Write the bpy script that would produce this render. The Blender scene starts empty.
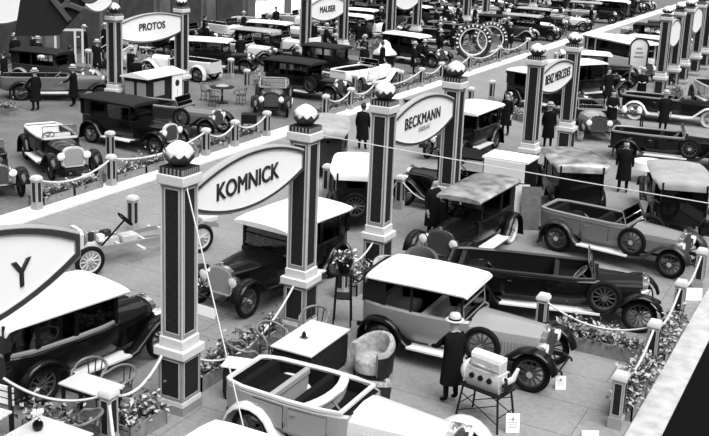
import bpy, math, random
from mathutils import Vector, Matrix
C = bpy.context.scene.collection
R = math.radians
rnd = random.Random(7)

# ------------------------------------------------------------------ camera (calibrated from the photograph)
FOC, PITCH, ROLL, YAW, PCX, PCY, CAMH = 1024.5112, .233, .0393, .4824, 351.259, 151.607, 8.8
_F = Vector((0, math.cos(PITCH), -math.sin(PITCH))); _R = Vector((1, 0, 0)); _U = _R.cross(_F)
_R, _U = math.cos(ROLL)*_R + math.sin(ROLL)*_U, -math.sin(ROLL)*_R + math.cos(ROLL)*_U
_M = Matrix.Rotation(YAW, 3, 'Z')
CF, CR, CU = _M @ _F, _M @ _R, _M @ _U
EYE = Vector((0, 0, CAMH))
def at(x, y, z=0.0):
    """world point at height z under a photograph pixel (709x436)"""
    d = CF*FOC + CR*(x-PCX) - CU*(y-PCY)
    return EYE + d*((z-CAMH)/d.z)
cam = bpy.data.cameras.new('camera'); cam.sensor_width = 36; cam.sensor_fit = 'HORIZONTAL'
cam.lens = FOC/709*36
cam.shift_x = (354.5-PCX)/709; cam.shift_y = (PCY-218)/709
cam.clip_end = 400; cam.clip_start = .1
camo = bpy.data.objects.new('camera', cam); C.objects.link(camo)
mm = Matrix((CR, CU, -CF)).transposed().to_4x4(); mm.translation = EYE
camo.matrix_world = mm
bpy.context.scene.camera = camo

# ------------------------------------------------------------------ materials (all greys: the photograph is black and white)
def mat(name, v, rough=.5, coat=0, spec=.5, noise=0, scale=8, metal=0, v2=None, stripes=None):
    m = bpy.data.materials.new(name); m.use_nodes = True
    nt = m.node_tree; b = nt.nodes['Principled BSDF']
    b.inputs['Base Color'].default_value = (v, v, v, 1)
    b.inputs['Roughness'].default_value = rough
    b.inputs['Specular IOR Level'].default_value = spec
    b.inputs['Metallic'].default_value = metal
    if coat:
        b.inputs['Coat Weight'].default_value = coat; b.inputs['Coat Roughness'].default_value = .05
    if noise or v2 is not None:
        tc = nt.nodes.new('ShaderNodeTexCoord'); n = nt.nodes.new('ShaderNodeTexNoise'); n.inputs['Scale'].default_value = scale
        n.inputs['Detail'].default_value = 6
        nt.links.new(tc.outputs['Object'], n.inputs['Vector'])
        r = nt.nodes.new('ShaderNodeValToRGB')
        lo, hi = (v*(1-noise), v*(1+noise)) if v2 is None else (v, v2)
        r.color_ramp.elements[0].color = (lo, lo, lo, 1); r.color_ramp.elements[1].color = (hi, hi, hi, 1)
        r.color_ramp.elements[0].position = .32; r.color_ramp.elements[1].position = .68
        nt.links.new(n.outputs['Fac'], r.inputs['Fac']); nt.links.new(r.outputs['Color'], b.inputs['Base Color'])
    return m
def glass_mat(name, v=.02, mixf=.45):
    m = bpy.data.materials.new(name); m.use_nodes = True; nt = m.node_tree
    nt.nodes.clear(); o = nt.nodes.new('ShaderNodeOutputMaterial'); mx = nt.nodes.new('ShaderNodeMixShader')
    t = nt.nodes.new('ShaderNodeBsdfTransparent'); t.inputs[0].default_value = (.75, .75, .75, 1)
    g = nt.nodes.new('ShaderNodeBsdfGlossy'); g.inputs['Roughness'].default_value = .05; g.inputs['Color'].default_value = (.6, .6, .6, 1)
    fr = nt.nodes.new('ShaderNodeFresnel'); fr.inputs[0].default_value = 1.5
    nt.links.new(fr.outputs[0], mx.inputs[0]); nt.links.new(t.outputs[0], mx.inputs[1]); nt.links.new(g.outputs[0], mx.inputs[2])
    nt.links.new(mx.outputs[0], o.inputs[0]); return m
def emit_mat(name, v):
    m = bpy.data.materials.new(name); m.use_nodes = True; b = m.node_tree.nodes['Principled BSDF']
    b.inputs['Base Color'].default_value = (.8, .8, .8, 1); b.inputs['Emission Color'].default_value = (1, 1, 1, 1)
    b.inputs['Emission Strength'].default_value = v; return m
M = {
 'black': mat('gloss black paint', .003, .45, spec=.08, coat=.45),
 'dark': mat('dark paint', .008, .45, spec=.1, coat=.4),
 'char': mat('charcoal paint', .025, .4, spec=.2, coat=.4),
 'grey': mat('grey paint', .13, .35, coat=.4),
 'mid': mat('mid grey paint', .22, .35, coat=.4),
 'silver': mat('pale silver paint', .28, .35, coat=.4),
 'pale': mat('pale paint', .6, .4, coat=.3),
 'white': mat('white paint', .85, .5),
 'canvas': mat('white canvas top', .88, .8),
 'greycanvas': mat('grey canvas top', .3, .7, noise=.2, scale=2),
 'leather': mat('patchy leather top', .06, .3, v2=.42, scale=2.2, coat=.3),  # light blotches put the roof's highlights into the colour
 'blackcanvas': mat('dark canvas top', .015, .7, spec=.2),
 'trim': mat('dark upholstery', .005, .85, spec=.15),
 'seat': mat('light upholstery', .3, .6),
 'seatmid': mat('mid grey upholstery', .06, .6),
 'rubber': mat('tyre rubber', .006, .8, spec=.15),
 'rubberpale': mat('pale tyre rubber', .6, .7),
 'nickel': mat('bright nickel', .75, .22, metal=1),
 'core': mat('radiator core', .05, .5, noise=.3, scale=60),
 'corepale': mat('pale radiator core', .3, .5, noise=.2, scale=60),
 'spoke': mat('wheel spokes', .05, .4),
 'spokepale': mat('pale wheel spokes', .5, .4),
 'lens': mat('lamp lens', .9, .15),
 'glass': glass_mat('window glass'),
 'board': mat('running board plate', .75, .35),
 'wood': mat('dark wood', .014, .5, spec=.2, noise=.4, scale=6),
 'woodmid': mat('mid wood', .12, .5, noise=.25, scale=6),
 'bent': mat('bentwood', .03, .3, coat=.4),
 'bentpale': mat('worn bentwood', .14, .35, noise=.3, scale=9),
 'top': mat('pale table top', .55, .45, noise=.06, scale=3),
 'paper': mat('white card', .85, .7),
 'ink': mat('black lettering', .008, .7),
 'inkgrey': mat('faded lettering', .35, .7),
 'stone': mat('painted pylon stone', .24, .7, noise=.06, scale=9),
 'stonepale': mat('pale pylon mouldings', .6, .7, noise=.05, scale=9),
 'panel': mat('dark pylon panel', .018, .85, spec=.15, noise=.5, scale=40),
 'bowl': mat('pylon bowl', .05, .6, noise=.25, scale=10),
 'signwhite': mat('sign face', .85, .6),
 'signframe': mat('sign frame dark', .03, .5),
 'signedge': mat('sign frame edge', .36, .5),
 'rope': mat('barrier rope', .55, .9),
 'postgrey': mat('post grey', .3, .7, noise=.06, scale=9),
 'box': mat('planter boards', .2, .8, noise=.2, scale=9),
 'leafd': mat('shaded gap leaf', .015, .6), 'leafm': mat('leaf', .08, .5), 'leafl': mat('highlight leaf', .42, .5),  # pale tone paints leaf highlights, dark tone the gaps between leaves
 'soil': mat('planter soil', .012, .9),
 'coat': mat('dark overcoat', .007, .9, spec=.1, noise=.3, scale=20),
 'skin': mat('skin', .42, .5), 'hat': mat('pale felt hat', .5, .8), 'hair': mat('dark hair', .01, .6),
 'cloth': mat('armchair cloth', .30, .9, noise=.3, scale=12),
 'alu': mat('cast aluminium', .5, .45, noise=.25, scale=40),
 'iron': mat('black iron', .008, .5, spec=.2),
 'floor': None, 'void': mat('dark aisle carpet', .004, .95, spec=.05), 'banner': mat('dark banner cloth', .006, .9), 'bannerink': mat('banner lettering', .07, .9),
 'wallm': mat('hall wall', .10, .8, noise=.25, scale=1.2), 'walld': mat('dark wall panels', .035, .8, noise=.3, scale=1.5),
 'kerb': mat('pale kerb', .74, .8, noise=.08, scale=2), 'carpet': mat('pale aisle runner', .42, .9, noise=.2, scale=3),
 'windowlight': emit_mat('daylit window pane', 1.3),
}
def floor_mat(name, lo, hi, sc=.7):
    m = bpy.data.materials.new(name); m.use_nodes = True; nt = m.node_tree; b = nt.nodes['Principled BSDF']
    tc = nt.nodes.new('ShaderNodeTexCoord'); n = nt.nodes.new('ShaderNodeTexNoise'); n.inputs['Scale'].default_value = sc; n.inputs['Detail'].default_value = 8
    n2 = nt.nodes.new('ShaderNodeTexNoise'); n2.inputs['Scale'].default_value = 9; n2.inputs['Detail'].default_value = 4
    mx = nt.nodes.new('ShaderNodeMath'); mx.operation = 'ADD'; mul = nt.nodes.new('ShaderNodeMath'); mul.operation = 'MULTIPLY'; mul.inputs[1].default_value = .5
    nt.links.new(tc.outputs['Object'], n.inputs['Vector']); nt.links.new(tc.outputs['Object'], n2.inputs['Vector'])
    nt.links.new(n.outputs['Fac'], mx.inputs[0]); nt.links.new(n2.outputs['Fac'], mx.inputs[1]); nt.links.new(mx.outputs[0], mul.inputs[0])
    r = nt.nodes.new('ShaderNodeValToRGB'); r.color_ramp.elements[0].color = (lo, lo, lo, 1); r.color_ramp.elements[1].color = (hi, hi, hi, 1)
    r.color_ramp.elements[0].position = .35; r.color_ramp.elements[1].position = .65
    br = nt.nodes.new('ShaderNodeTexBrick'); br.inputs['Scale'].default_value = 1; br.inputs['Mortar Size'].default_value = .012
    br.inputs['Brick Width'].default_value = 4.0; br.inputs['Row Height'].default_value = 1.25
    br.inputs['Color1'].default_value = br.inputs['Color2'].default_value = (1, 1, 1, 1); br.inputs['Mortar'].default_value = (.55, .55, .55, 1)
    nt.links.new(tc.outputs['Object'], br.inputs['Vector'])
    mm2 = nt.nodes.new('ShaderNodeMix'); mm2.data_type = 'RGBA'; mm2.blend_type = 'MULTIPLY'; mm2.inputs['Factor'].default_value = 1
    nt.links.new(mul.outputs[0], r.inputs['Fac']); nt.links.new(r.outputs['Color'], mm2.inputs['A']); nt.links.new(br.outputs['Color'], mm2.inputs['B'])
    nt.links.new(mm2.outputs['Result'], b.inputs['Base Color']); b.inputs['Roughness'].default_value = .75
    return m
M['floor'] = floor_mat('hall floor', .17, .26); M['floor_stand'] = floor_mat('stand floor', .08, .17)

# ------------------------------------------------------------------ mesh builder
class MB:
    def __init__(s): s.v = []; s.f = []; s.m = []; s.mi = 0; s.T = Matrix.Identity(4)
    def add(s, vs, fs, mi=None):
        n = len(s.v); s.v += [tuple(s.T @ Vector(p)) for p in vs]
        k = s.mi if mi is None else mi
        for f in fs: s.f.append([n+i for i in f]); s.m.append(k)
        return s
    def box(s, x0, x1, y0, y1, z0, z1, mi=None):
        v = [(x, y, z) for z in (z0, z1) for y in (y0, y1) for x in (x0, x1)]
        return s.add(v, [(0, 2, 3, 1), (4, 5, 7, 6), (0, 1, 5, 4), (2, 6, 7, 3), (0, 4, 6, 2), (1, 3, 7, 5)], mi)
    def rbox(s, cx, cy, cz, sx, sy, sz, rz=0, ry=0, rx=0, mi=None):
        T = s.T; s.T = T @ Matrix.Translation((cx, cy, cz)) @ Matrix.Rotation(rz, 4, 'Z') @ Matrix.Rotation(ry, 4, 'Y') @ Matrix.Rotation(rx, 4, 'X')
        s.box(-sx/2, sx/2, -sy/2, sy/2, -sz/2, sz/2, mi); s.T = T; return s
    def loft(s, rings, caps=True, closed=True, mi=None, mis=None):
        n = len(rings[0]); vs = [p for r in rings for p in r]; base = len(s.v)
        s.v += [tuple(s.T @ Vector(p)) for p in vs]
        for a in range(len(rings)-1):
            for i in range(n if closed else n-1):
                j = (i+1) % n
                s.f.append([base+a*n+i, base+a*n+j, base+(a+1)*n+j, base+(a+1)*n+i])
                s.m.append(mis[i] if mis else (s.mi if mi is None else mi))
        if caps:
            s.f.append([base+i for i in reversed(range(n))]); s.m.append(s.mi if mi is None else mi)
            s.f.append([base+(len(rings)-1)*n+i for i in range(n)]); s.m.append(s.mi if mi is None else mi)
        return s
    def cyl(s, a, b, r0, r1=None, n=10, mi=None):
        r1 = r0 if r1 is None else r1; a, b = Vector(a), Vector(b); d = (b-a).normalized()
        u = d.orthogonal().normalized(); w = d.cross(u)
        ring = lambda p, r: [p+(u*math.cos(t)+w*math.sin(t))*r for t in (2*math.pi*k/n for k in range(n))]
        return s.loft([ring(a, r0), ring(b, r1)], mi=mi)
    def tube(s, path, r, n=6, mi=None, closed=False):
        P = [Vector(p) for p in path]; rings = []; pu = None
        for i, p in enumerate(P):
            if closed: d = P[(i+1) % len(P)]-P[i-1]
            else: d = P[min(i+1, len(P)-1)]-P[max(i-1, 0)]
            d.normalize()
            u = d.orthogonal().normalized() if pu is None else (pu-d*pu.dot(d)).normalized()
            pu = u; w = d.cross(u); rr = r[i] if isinstance(r, (list, tuple)) else r
            rings.append([p+(u*math.cos(t)+w*math.sin(t))*rr for t in (2*math.pi*k/n for k in range(n))])
        if closed: rings.append(rings[0])
        return s.loft(rings, caps=not closed, mi=mi)
    def lathe(s, prof, c=(0, 0, 0), axis='Z', n=16, mi=None):
        c = Vector(c); rings = []
        for r, h in prof:
            ring = []
            for k in range(n):
                t = 2*math.pi*k/n; a, b = r*math.cos(t), r*math.sin(t)
                ring.append(c+Vector({'Z': (a, b, h), 'X': (h, a, b), 'Y': (a, h, b)}[axis]))
            rings.append(ring)
        return s.loft(rings, mi=mi)
    def torus(s, c, R0, r, axis='Y', n=24, k=8, mi=None):
        pts = []
        for i in range(n):
            t = 2*math.pi*i/n; a, b = R0*math.cos(t), R0*math.sin(t)
            pts.append(Vector(c)+Vector({'Y': (a, 0, b), 'X': (0, a, b), 'Z': (a, b, 0)}[axis]))
        return s.tube(pts, r, k, mi, closed=True)
    def leaf(s, p, d, w, mi):
        p = Vector(p); d = Vector(d); u = d.cross(Vector((rnd.uniform(-1, 1), rnd.uniform(-1, 1), 1))).normalized()*w
        q = p+d*.5+Vector((0, 0, d.length*.12))
        return s.add([p, q+u, p+d, q-u], [(0, 1, 2, 3)], mi)
    def mesh(s, name, mats, smooth=None):
        me = bpy.data.meshes.new(name); me.from_pydata(s.v, [], s.f)
        for m in mats: me.materials.append(m)
        if len(mats) > 1: me.polygons.foreach_set('material_index', s.m)
        me.validate(); me.update()
        if smooth:
            me.polygons.foreach_set('use_smooth', [True]*len(me.polygons))
            try: me.set_sharp_from_angle(angle=R(smooth))
            except Exception: pass
        return me
    def build(s, name, mats, parent=None, smooth=35, bevel=0):
        if not isinstance(mats, (list, tuple)): mats = [mats]
        o = bpy.data.objects.new(name, s.mesh(name, mats, smooth)); C.objects.link(o)
        if parent is not None: o.parent = parent
        if bevel:
            b = o.modifiers.new('bevel', 'BEVEL'); b.width = bevel; b.segments = 2; b.limit_method = 'ANGLE'
        return o
def tag(o, label=None, cat=None, group=None, kind=None):
    if label: o['label'] = label
    if cat: o['category'] = cat
    if group: o['group'] = group
    if kind: o['kind'] = kind
    return o
def empty(name, label, cat, loc=(0, 0, 0), rz=0, group=None):
    o = bpy.data.objects.new(name, None); C.objects.link(o); o.location = loc; o.rotation_euler = (0, 0, rz)
    o.empty_display_size = .2
    return tag(o, label, cat, group)
KIDS = {}
def copy_tree(o, parent=None):
    c = o.copy(); C.objects.link(c)
    if parent is not None: c.parent = parent
    for k in [x for x in o.children]: copy_tree(k, c)
    return c
def place(o, x, y, z=0, rz=0, label=None, group=None, sc=None):
    o.location = (x, y, z); o.rotation_euler = (0, 0, rz)
    if sc: o.scale = sc if isinstance(sc, (tuple, list)) else (sc, sc, sc)
    if label: o['label'] = label
    if group: o['group'] = group
    elif 'group' in o and label: del o['group']
    return o
def text(body, size, material, parent, name='lettering', loc=(0, 0, 0), rot=(0, 0, 0), ex=.006, sx=1, bold=.022, space=1.0):
    cu = bpy.data.curves.new(name, 'FONT'); cu.body = body; cu.size = size; cu.align_x = 'CENTER'; cu.align_y = 'CENTER'; cu.extrude = ex
    cu.offset = 0; cu.bevel_depth = size*bold; cu.space_character = space; cu.bevel_resolution = 0
    cu.materials.append(material); o = bpy.data.objects.new(name, cu); C.objects.link(o)
    dg = bpy.context.evaluated_depsgraph_get(); dg.update(); me = bpy.data.meshes.new_from_object(o.evaluated_get(dg)); bpy.data.objects.remove(o)
    me.name = name; o = bpy.data.objects.new(name, me); C.objects.link(o)
    o.location = loc; o.rotation_euler = rot; o.scale = (sx, 1, 1)
    if parent is not None: o.parent = parent
    return o
# ------------------------------------------------------------------ cars of the nineteen-twenties
# car frame: rear axle on x=0, bonnet towards +x, right-hand side is -y
def wheel_mesh(r, disc, spoke, lo):
    w = MB(); w.torus((0, 0, 0), r*.70, .028, 'Y', 20 if not lo else 12, 6, 0); w.cyl((0, -.09, 0), (0, .09, 0), .065, .05, 10, 1)
    if disc: w.lathe([(.0, -.05), (r*.66, -.02), (r*.66, .02), (0, .05)], axis='Y', n=18, mi=0)
    else:
        for k in range(12 if not lo else 8):
            a = 2*math.pi*k/(12 if not lo else 8); w.cyl((.05*math.cos(a), 0, .05*math.sin(a)), (r*.7*math.cos(a), 0, r*.7*math.sin(a)), .019, .015, 5, 0)
    return w
def add_wheel(root, x, y, z, P, name='wheel', flat=None):
    lo = P['lo']; k = ('wheel', P['wr'], P['disc'], P['spoke'], P['tyre'], lo)
    if k not in KIDS:
        t = MB().torus((0, 0, 0), P['wr']*.86, P['wr']*.155, 'Y', 24 if not lo else 14, 8)
        KIDS[k] = (wheel_mesh(P['wr'], P['disc'], P['spoke'], lo).mesh('wheel', [M[P['spoke']], M['nickel']], 35), t.mesh('tyre', [M[P['tyre']]], 60))
    a, b = KIDS[k]
    o = bpy.data.objects.new(name, a); C.objects.link(o); o.parent = root; o.location = (x, y, z)
    if flat: o.rotation_euler = flat
    t = bpy.data.objects.new('tyre', b); C.objects.link(t); t.parent = o
    return o
def fender(mb, path, y, hw, drop=.05):
    rings = []
    for i, (x, z) in enumerate(path):
        a = path[max(i-1, 0)]; b = path[min(i+1, len(path)-1)]
        t = Vector((b[0]-a[0], 0, b[1]-a[1])).normalized(); n = Vector((-t.z, 0, t.x))
        if n.z < 0 and abs(n.z) > .2: n = -n
        p = Vector((x, y, z)); ring = []
        for s, d in ((-1, drop), (-.75, .012), (0, -.012), (.75, .012), (1, drop)):
            ring.append(p+Vector((0, s*hw, 0))-n*d)
        for s, d in ((1, drop), (.75, .012), (0, -.012), (-.75, .012), (-1, drop)):
            ring.append(p+Vector((0, s*hw, 0))-n*(d+.018))
        rings.append(ring)
    mb.loft(rings)
def arc(cx, cz, r, a0, a1, n):
    return [(cx+r*math.cos(R(a0+(a1-a0)*i/n)), cz+r*math.sin(R(a0+(a1-a0)*i/n))) for i in range(n+1)]
DEF = dict(wb=3.1, cowl=1.95, w=.70, belt=1.06, tail=-.62, kind='tourer', roofz=1.66, roof0=None, roof1=None, track=.68, wr=.38, disc=False, spoke='spoke',
           tyre='rubber', lo=False, body='black', hood=None, fend='black', roof='canvas', seat='trim', rad='core', shell='nickel', board='board',
           spare=None, sparex=None, edge=None, screen=True, dual=False, win='glass', divider=False, tail_up=0, lamps=True)
def build_car(name, label, cat, group=None, **kw):
    P = dict(DEF); P.update(kw); lo = P['lo']
    root = empty(name, label, cat, group=group)
    wb, cw, w, bz, tl, wr = P['wb'], P['cowl'], P['w'], P['belt'], P['tail'], P['wr']
    body = M[P['body']]; hood = M[P['hood'] or P['body']]; fe = M[P['fend']]
    closed = P['kind'] in ('sedan', 'top')
    # chassis rails and axles
    m = MB()
    for s in (-1, 1): m.box(-.7, wb+.35, s*.36-.03, s*.36+.03, .40, .48)
    m.cyl((0, -P['track'], wr), (0, P['track'], wr), .035); m.cyl((wb, -P['track'], wr), (wb, P['track'], wr), .03)
    m.build('chassis', M['iron'], root)
    # body tub
    st = [(tl, .70, bz-.03), (tl+.06, .80, bz-.03), (tl+.12, .84, .62), (tl+.4, .94, .6), (.7, 1, .58), (cw-.5, .97, .58), (cw-.16, .90, .6), (cw-.12, .88, bz-.02), (cw, .80, bz-.02)]
    rings = []
    for i, (x, k, zf) in enumerate(st):
        h = w*k; zt = bz+(P['tail_up'] if i < 3 else P['tail_up']*.4 if i == 3 else 0)
        out = [(h-.05, zt), (h, zt-.04), (h*1.02, zt-.3), (h*.97, .6), (h*.84, .46)]
        zi = min(zf, zt-.03)
        ring = [(x, y, z) for y, z in out]+[(x, -y, z) for y, z in reversed(out)]
        ring += [(x, -(h-.075), zt-.02), (x, -(h-.1), zi), (x, h-.1, zi), (x, h-.075, zt-.02)]
        rings.append(ring)
    m = MB().loft(rings, mis=[0]*9+[0, 1, 1, 1, 0])
    m.build('body', [body, M['trim']], root)
    if not lo and P['kind'] == 'tourer':            # two doors a side, as raised panel seams
        KX = [(tl, .7), (tl+.12, .84), (tl+.4, .94), (.7, 1), (cw-.5, .97), (cw-.12, .88)]
        def kk(x):
            for (a, p), (b, q) in zip(KX, KX[1:]):
                if x <= b: return p+(q-p)*(x-a)/(b-a)
            return KX[-1][1]
        for s in (-1, 1):
            for a, b in ((.02, .62), (.72, min(1.4, cw-.2))):
                rings = []
                for x in (a, (a+b)/2, b):
                    y = w*kk(x)*1.02
                    rings.append([(x, s*(y-.03), .60), (x, s*(y+.012), .60), (x, s*(y+.012), bz-.07), (x, s*(y-.03), bz-.07)])
                dr = MB().loft(rings, mis=[1, 0, 1, 1], mi=1).build('door', [body, M['trim']], root)
                MB().rbox(a+.1, s*(w*kk(a+.1)*1.02+.025), bz-.15, .1, .02, .02).build('door_handle', M['nickel'], dr)
    if P['edge']:
        m = MB(); pts = []
        prof = [(tl+.02, .74), (tl+.12, .84), (tl+.4, .94), (.7, 1), (cw-.5, .97), (cw-.14, .89)]
        for x, k in prof: pts.append((x, w*k-.05, bz+.015+P['tail_up']*(1 if x < tl+.2 else .4 if x < .2 else 0)))
        loop = pts+[(x, -y, z) for x, y, z in reversed(pts)]
        m.tube([loop[-1]]+loop, .045, 6).build('body_edge', M[P['edge']], root)
    if P['dual']:                                    # curved cowl band between the two cockpits
        m = MB(); rings = []
        for i in range(9):
            y = -1+2*i/8; x = .98+.16*(1-y*y)
            rings.append([(x-.09, y*(w-.04), bz-.03), (x-.05, y*(w-.04), bz+.045), (x+.05, y*(w-.04), bz+.055), (x+.10, y*(w-.04), bz-.01), (x+.05, y*(w-.04), bz-.25)])
        m.loft(rings).build('cockpit_divider', M[P['edge'] or P['body']], root)
    # bonnet
    rx = wb+.06; rings = []
    for x, h, zt in ((cw-.02, w*.80, bz), ((cw+rx)/2, w*.66, bz-.01), (rx-.01, .36, bz-.03)):
        top = [(h, .50), (h*1.0, zt-.24), (h*.93, zt-.11), (h*.6, zt-.025), (h*.06, zt+.012)]
        rings.append([(x, y, z) for y, z in top]+[(x, -y, z) for y, z in reversed(top)])
    m = MB().loft(rings)
    if not lo:
        for s in (-1, 1):
            for k in range(16):
                t = .18+.66*k/15; x = cw+(rx-cw)*t; h = (w*.80+(w*.66-w*.80)*t*2) if t < .5 else (w*.66+(.36-w*.66)*(t-.5)*2)
                m.rbox(x, s*h, .72, .016, .03, .22, rz=-s*.12)
    m.build('bonnet', hood, root)
    # radiator
    def rad_ring(x, k): return [(x, y*k, (z-.75)*k+.75) for y, z in ((.33, .42), (.36, .5), (.36, .9), (.31, 1.0), (.18, 1.06), (0, 1.08), (-.18, 1.06), (-.31, 1.0), (-.36, .9), (-.36, .5), (-.33, .42))]
    rd = MB().loft([rad_ring(rx-.02, 1), rad_ring(rx+.09, 1)]).build('radiator', M[P['shell']], root)
    if not lo:
        MB().loft([rad_ring(rx+.085, .84), rad_ring(rx+.098, .84)]).build('radiator_core', M[P['rad']], rd)
        MB().lathe([(.035, 1.06), (.035, 1.1), (.05, 1.11), (.05, 1.14), (0, 1.15)], (rx+.03, 0, 0), n=10).build('radiator_cap', M['nickel'], rd)
    # fenders and running boards
    ty = P['track']+.02
    rear = arc(0, wr, wr+.13, 205, 20, 9 if not lo else 6)+[(.55, .46), (.66, .39)]
    front = [(cw+.02, .39), (wb-.72, .44), (wb-.56, .58)]+arc(wb, wr, wr+.14, 138, 12, 7 if not lo else 5)
    for s in (-1, 1):
        m = MB(); fender(m, rear, s*ty, .15); m.build('rear_fender', fe, root, 60)
        m = MB(); fender(m, front, s*ty, .16); m.build('front_fender', fe, root, 60)
        m = MB().box(.62, cw+.06, s*(ty-.17), s*(ty+.17), .355, .395); m.build('running_board', M[P['board']], root)
        for x in (0, wb): add_wheel(root, x, s*P['track'], wr, P)
    if P['lamps']:
        for s in (-1, 1):
            m = MB().lathe([(.0, -.2), (.07, -.17), (.125, -.02), (.13, .03), (.12, .035)], (rx+.12, s*.42, .80), 'X', 14, 0)
            m.cyl((rx+.06, s*.42, .68), (rx+.06, s*.36, .48), .02)
            hl = m.build('headlamp', M[P['shell'] if P['lamps'] == 1 else P['lamps']], root)
            MB().lathe([(.0, .055), (.07, .05), (.115, .036), (.115, .03), (0, .03)], (rx+.12, s*.42, .80), 'X', 14).build('lens', M['lens'], hl)
    if not lo:
        m = MB()
        for s in (-1, 1): m.tube([(wb+.15, s*.36, .46), (wb+.36, s*.36, .46), (wb+.5, s*.36, .40), (wb+.52, s*.36, .34)], .025)
        m.cyl((wb+.46, -.38, .41), (wb+.46, .38, .41), .02); m.build('spring_horn', M['iron'], root)
    # seats
    for nm, xb in (('rear_seat', tl+.18), ('front_seat', cw-1.05)):
        m = MB(); sw = w-.14
        m.loft([[(xb+.08, y*sw, .62), (xb+.02, y*sw, 1.0), (xb+.06, y*sw, 1.07), (xb+.16, y*sw, 1.05), (xb+.22, y*sw, .84), (xb+.62, y*sw, .86), (xb+.66, y*sw, .8), (xb+.64, y*sw, .62)] for y in (-1, -.96, -.34, -.32, .32, .34, .96, 1)])
        m.build(nm, M[P['seat']], root, 50)
    if P['divider']:
        m = MB().rbox(cw-1.42, 0, bz-.05, .10, w*1.72, .12); m.rbox(cw-1.42, 0, bz-.25, .05, w*1.7, .35); m.build('folding_seat', M['seat'], root, bevel=.02)
    # steering wheel
    sy = -.32; m = MB()
    c = Vector((cw-.42, sy, bz+.06)); ax = Vector((-.72, 0, .69))
    m.T = Matrix.Translation(c) @ ax.to_track_quat('Z', 'Y').to_matrix().to_4x4()
    m.torus((0, 0, 0), .2, .017, 'Z', 20, 6)
    for k in range(4): m.cyl((0, 0, -.02), (.2*math.cos(k*math.pi/2+.4), .2*math.sin(k*math.pi/2+.4), 0), .014)
    m.cyl((0, 0, 0), (0, 0, -.8), .022); m.build('steering_wheel', M['bentpale'] if not lo else M['trim'], root)
    # windscreen
    if P['screen']:
        sh = (P['roofz']-bz) if closed else .42; hw = w*.80; lean = .06 if closed else .16
        m = MB()
        a = [Vector((cw-.1, s*hw, bz-.02)) for s in (-1, 1)]; b = [p+Vector((-lean, 0, sh)) for p in a]
        for p, q in ((a[0], b[0]), (a[1], b[1]), (a[0], a[1]), (b[0], b[1]), ((a[0]+b[0])/2, (a[1]+b[1])/2)): m.cyl(p, q, .018, n=6)
        ws = m.build('windscreen_frame', M['nickel' if not closed else P['body']], root)
        m = MB(); n = Vector((.004, 0, .001)); m.loft([[a[0]-n, a[1]-n, b[1]-n, b[0]-n], [a[0]+n, a[1]+n, b[1]+n, b[0]+n]])
        m.build('windscreen_glass', M['glass'], ws)
    if closed:
        r0 = P['roof0'] if P['roof0'] is not None else tl-.04; r1 = P['roof1'] if P['roof1'] is not None else cw+.12; rz = P['roofz']
        # roof
        rings = []; L = r1-r0
        for t, k, dz in ((0, .80, -.16), (.012, .88, -.05), (.045, .96, .0), (.15, 1, .01), (.5, 1.0, .02), (.85, .98, .01), (.97, .94, -.005), (1, .92, -.035)):
            h = (w+.05)*k; x = r0+L*t
            top = [(h, rz+dz-.035), (h+.01, rz+dz), (h*.93, rz+dz+.045), (h*.6, rz+dz+.075), (0, rz+dz+.09)]
            ring = [(x, y, z) for y, z in top]+[(x, -y, z) for y, z in reversed(top[:-1])]
            ring += [(x, -h*.9, min(rz-.03, rz+dz-.035)), (x, h*.9, min(rz-.03, rz+dz-.035))]
            rings.append(ring)
        MB().loft(rings).build('roof', M[P['roof']], root, 60)
        # pillars, rails, rear quarter
        xs = [tl+.02, tl+.55, .72, cw-.14] if P['kind'] == 'sedan' else [tl+.02, .62, cw-.14]
        pw = .09 if P['kind'] == 'sedan' else .04
        ky = lambda x: w*(.80 if x < tl+.1 else .95 if x < tl+.6 else .98 if x < 1 else .88)-.04
        m = MB()
        for s in (-1, 1):
            for i, x in enumerate(xs):
                ww = pw*(1.6 if i == 0 and P['kind'] == 'sedan' else 1)
                m.box(x-ww/2, x+ww/2, s*ky(x)-.025, s*ky(x)+.025, bz-.04, rz)
            for i in range(len(xs)-1):
                a, b = xs[i], xs[i+1]
                m.loft([[(x, s*ky(x)-.02, z0), (x, s*ky(x)+.02, z0), (x, s*ky(x)+.02, z1), (x, s*ky(x)-.02, z1)] for x, z0, z1 in ((a, rz-.09, rz), (b, rz-.09, rz))])
        h = ky(xs[0]); x = xs[0]
        m.box(x-.03, x+.03, -h, -.25, bz-.04, rz); m.box(x-.03, x+.03, .25, h, bz-.04, rz); m.box(x-.03, x+.03, -.25, .25, bz-.04, rz-.42); m.box(x-.03, x+.03, -.25, .25, rz-.14, rz)
        if P['kind'] == 'top':                        # solid hood quarter behind the rear seat
            for s in (-1, 1):
                m.loft([[(x, s*ky(x)-.02, bz), (x, s*ky(x)+.02, bz), (x, s*ky(x)+.02, rz), (x, s*ky(x)-.02, rz)] for x in (tl+.02, tl+.55)])
        cab = m.build('cabin_frame', body if P['kind'] == 'sedan' else M['blackcanvas'], root)
        MB().box(x-.01, x+.01, -.24, .24, rz-.42, rz-.14).build('rear_window', M['glass'], cab)
        if P['kind'] == 'sedan':
            for s in (-1, 1):
                for i in range(3):
                    a, b = xs[i], xs[i+1]; m = MB()
                    m.loft([[(x, s*ky(x)-.004, bz-.02), (x, s*ky(x)+.004, bz-.02), (x, s*ky(x)+.004, rz-.08), (x, s*ky(x)-.004, rz-.08)] for x in (a+pw/2, b-pw/2)])
                    m.build('side_window', M[P['win']], cab)
    elif P['kind'] == 'tourer' and P['roof'] == 'folded':
        m = MB()
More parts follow.
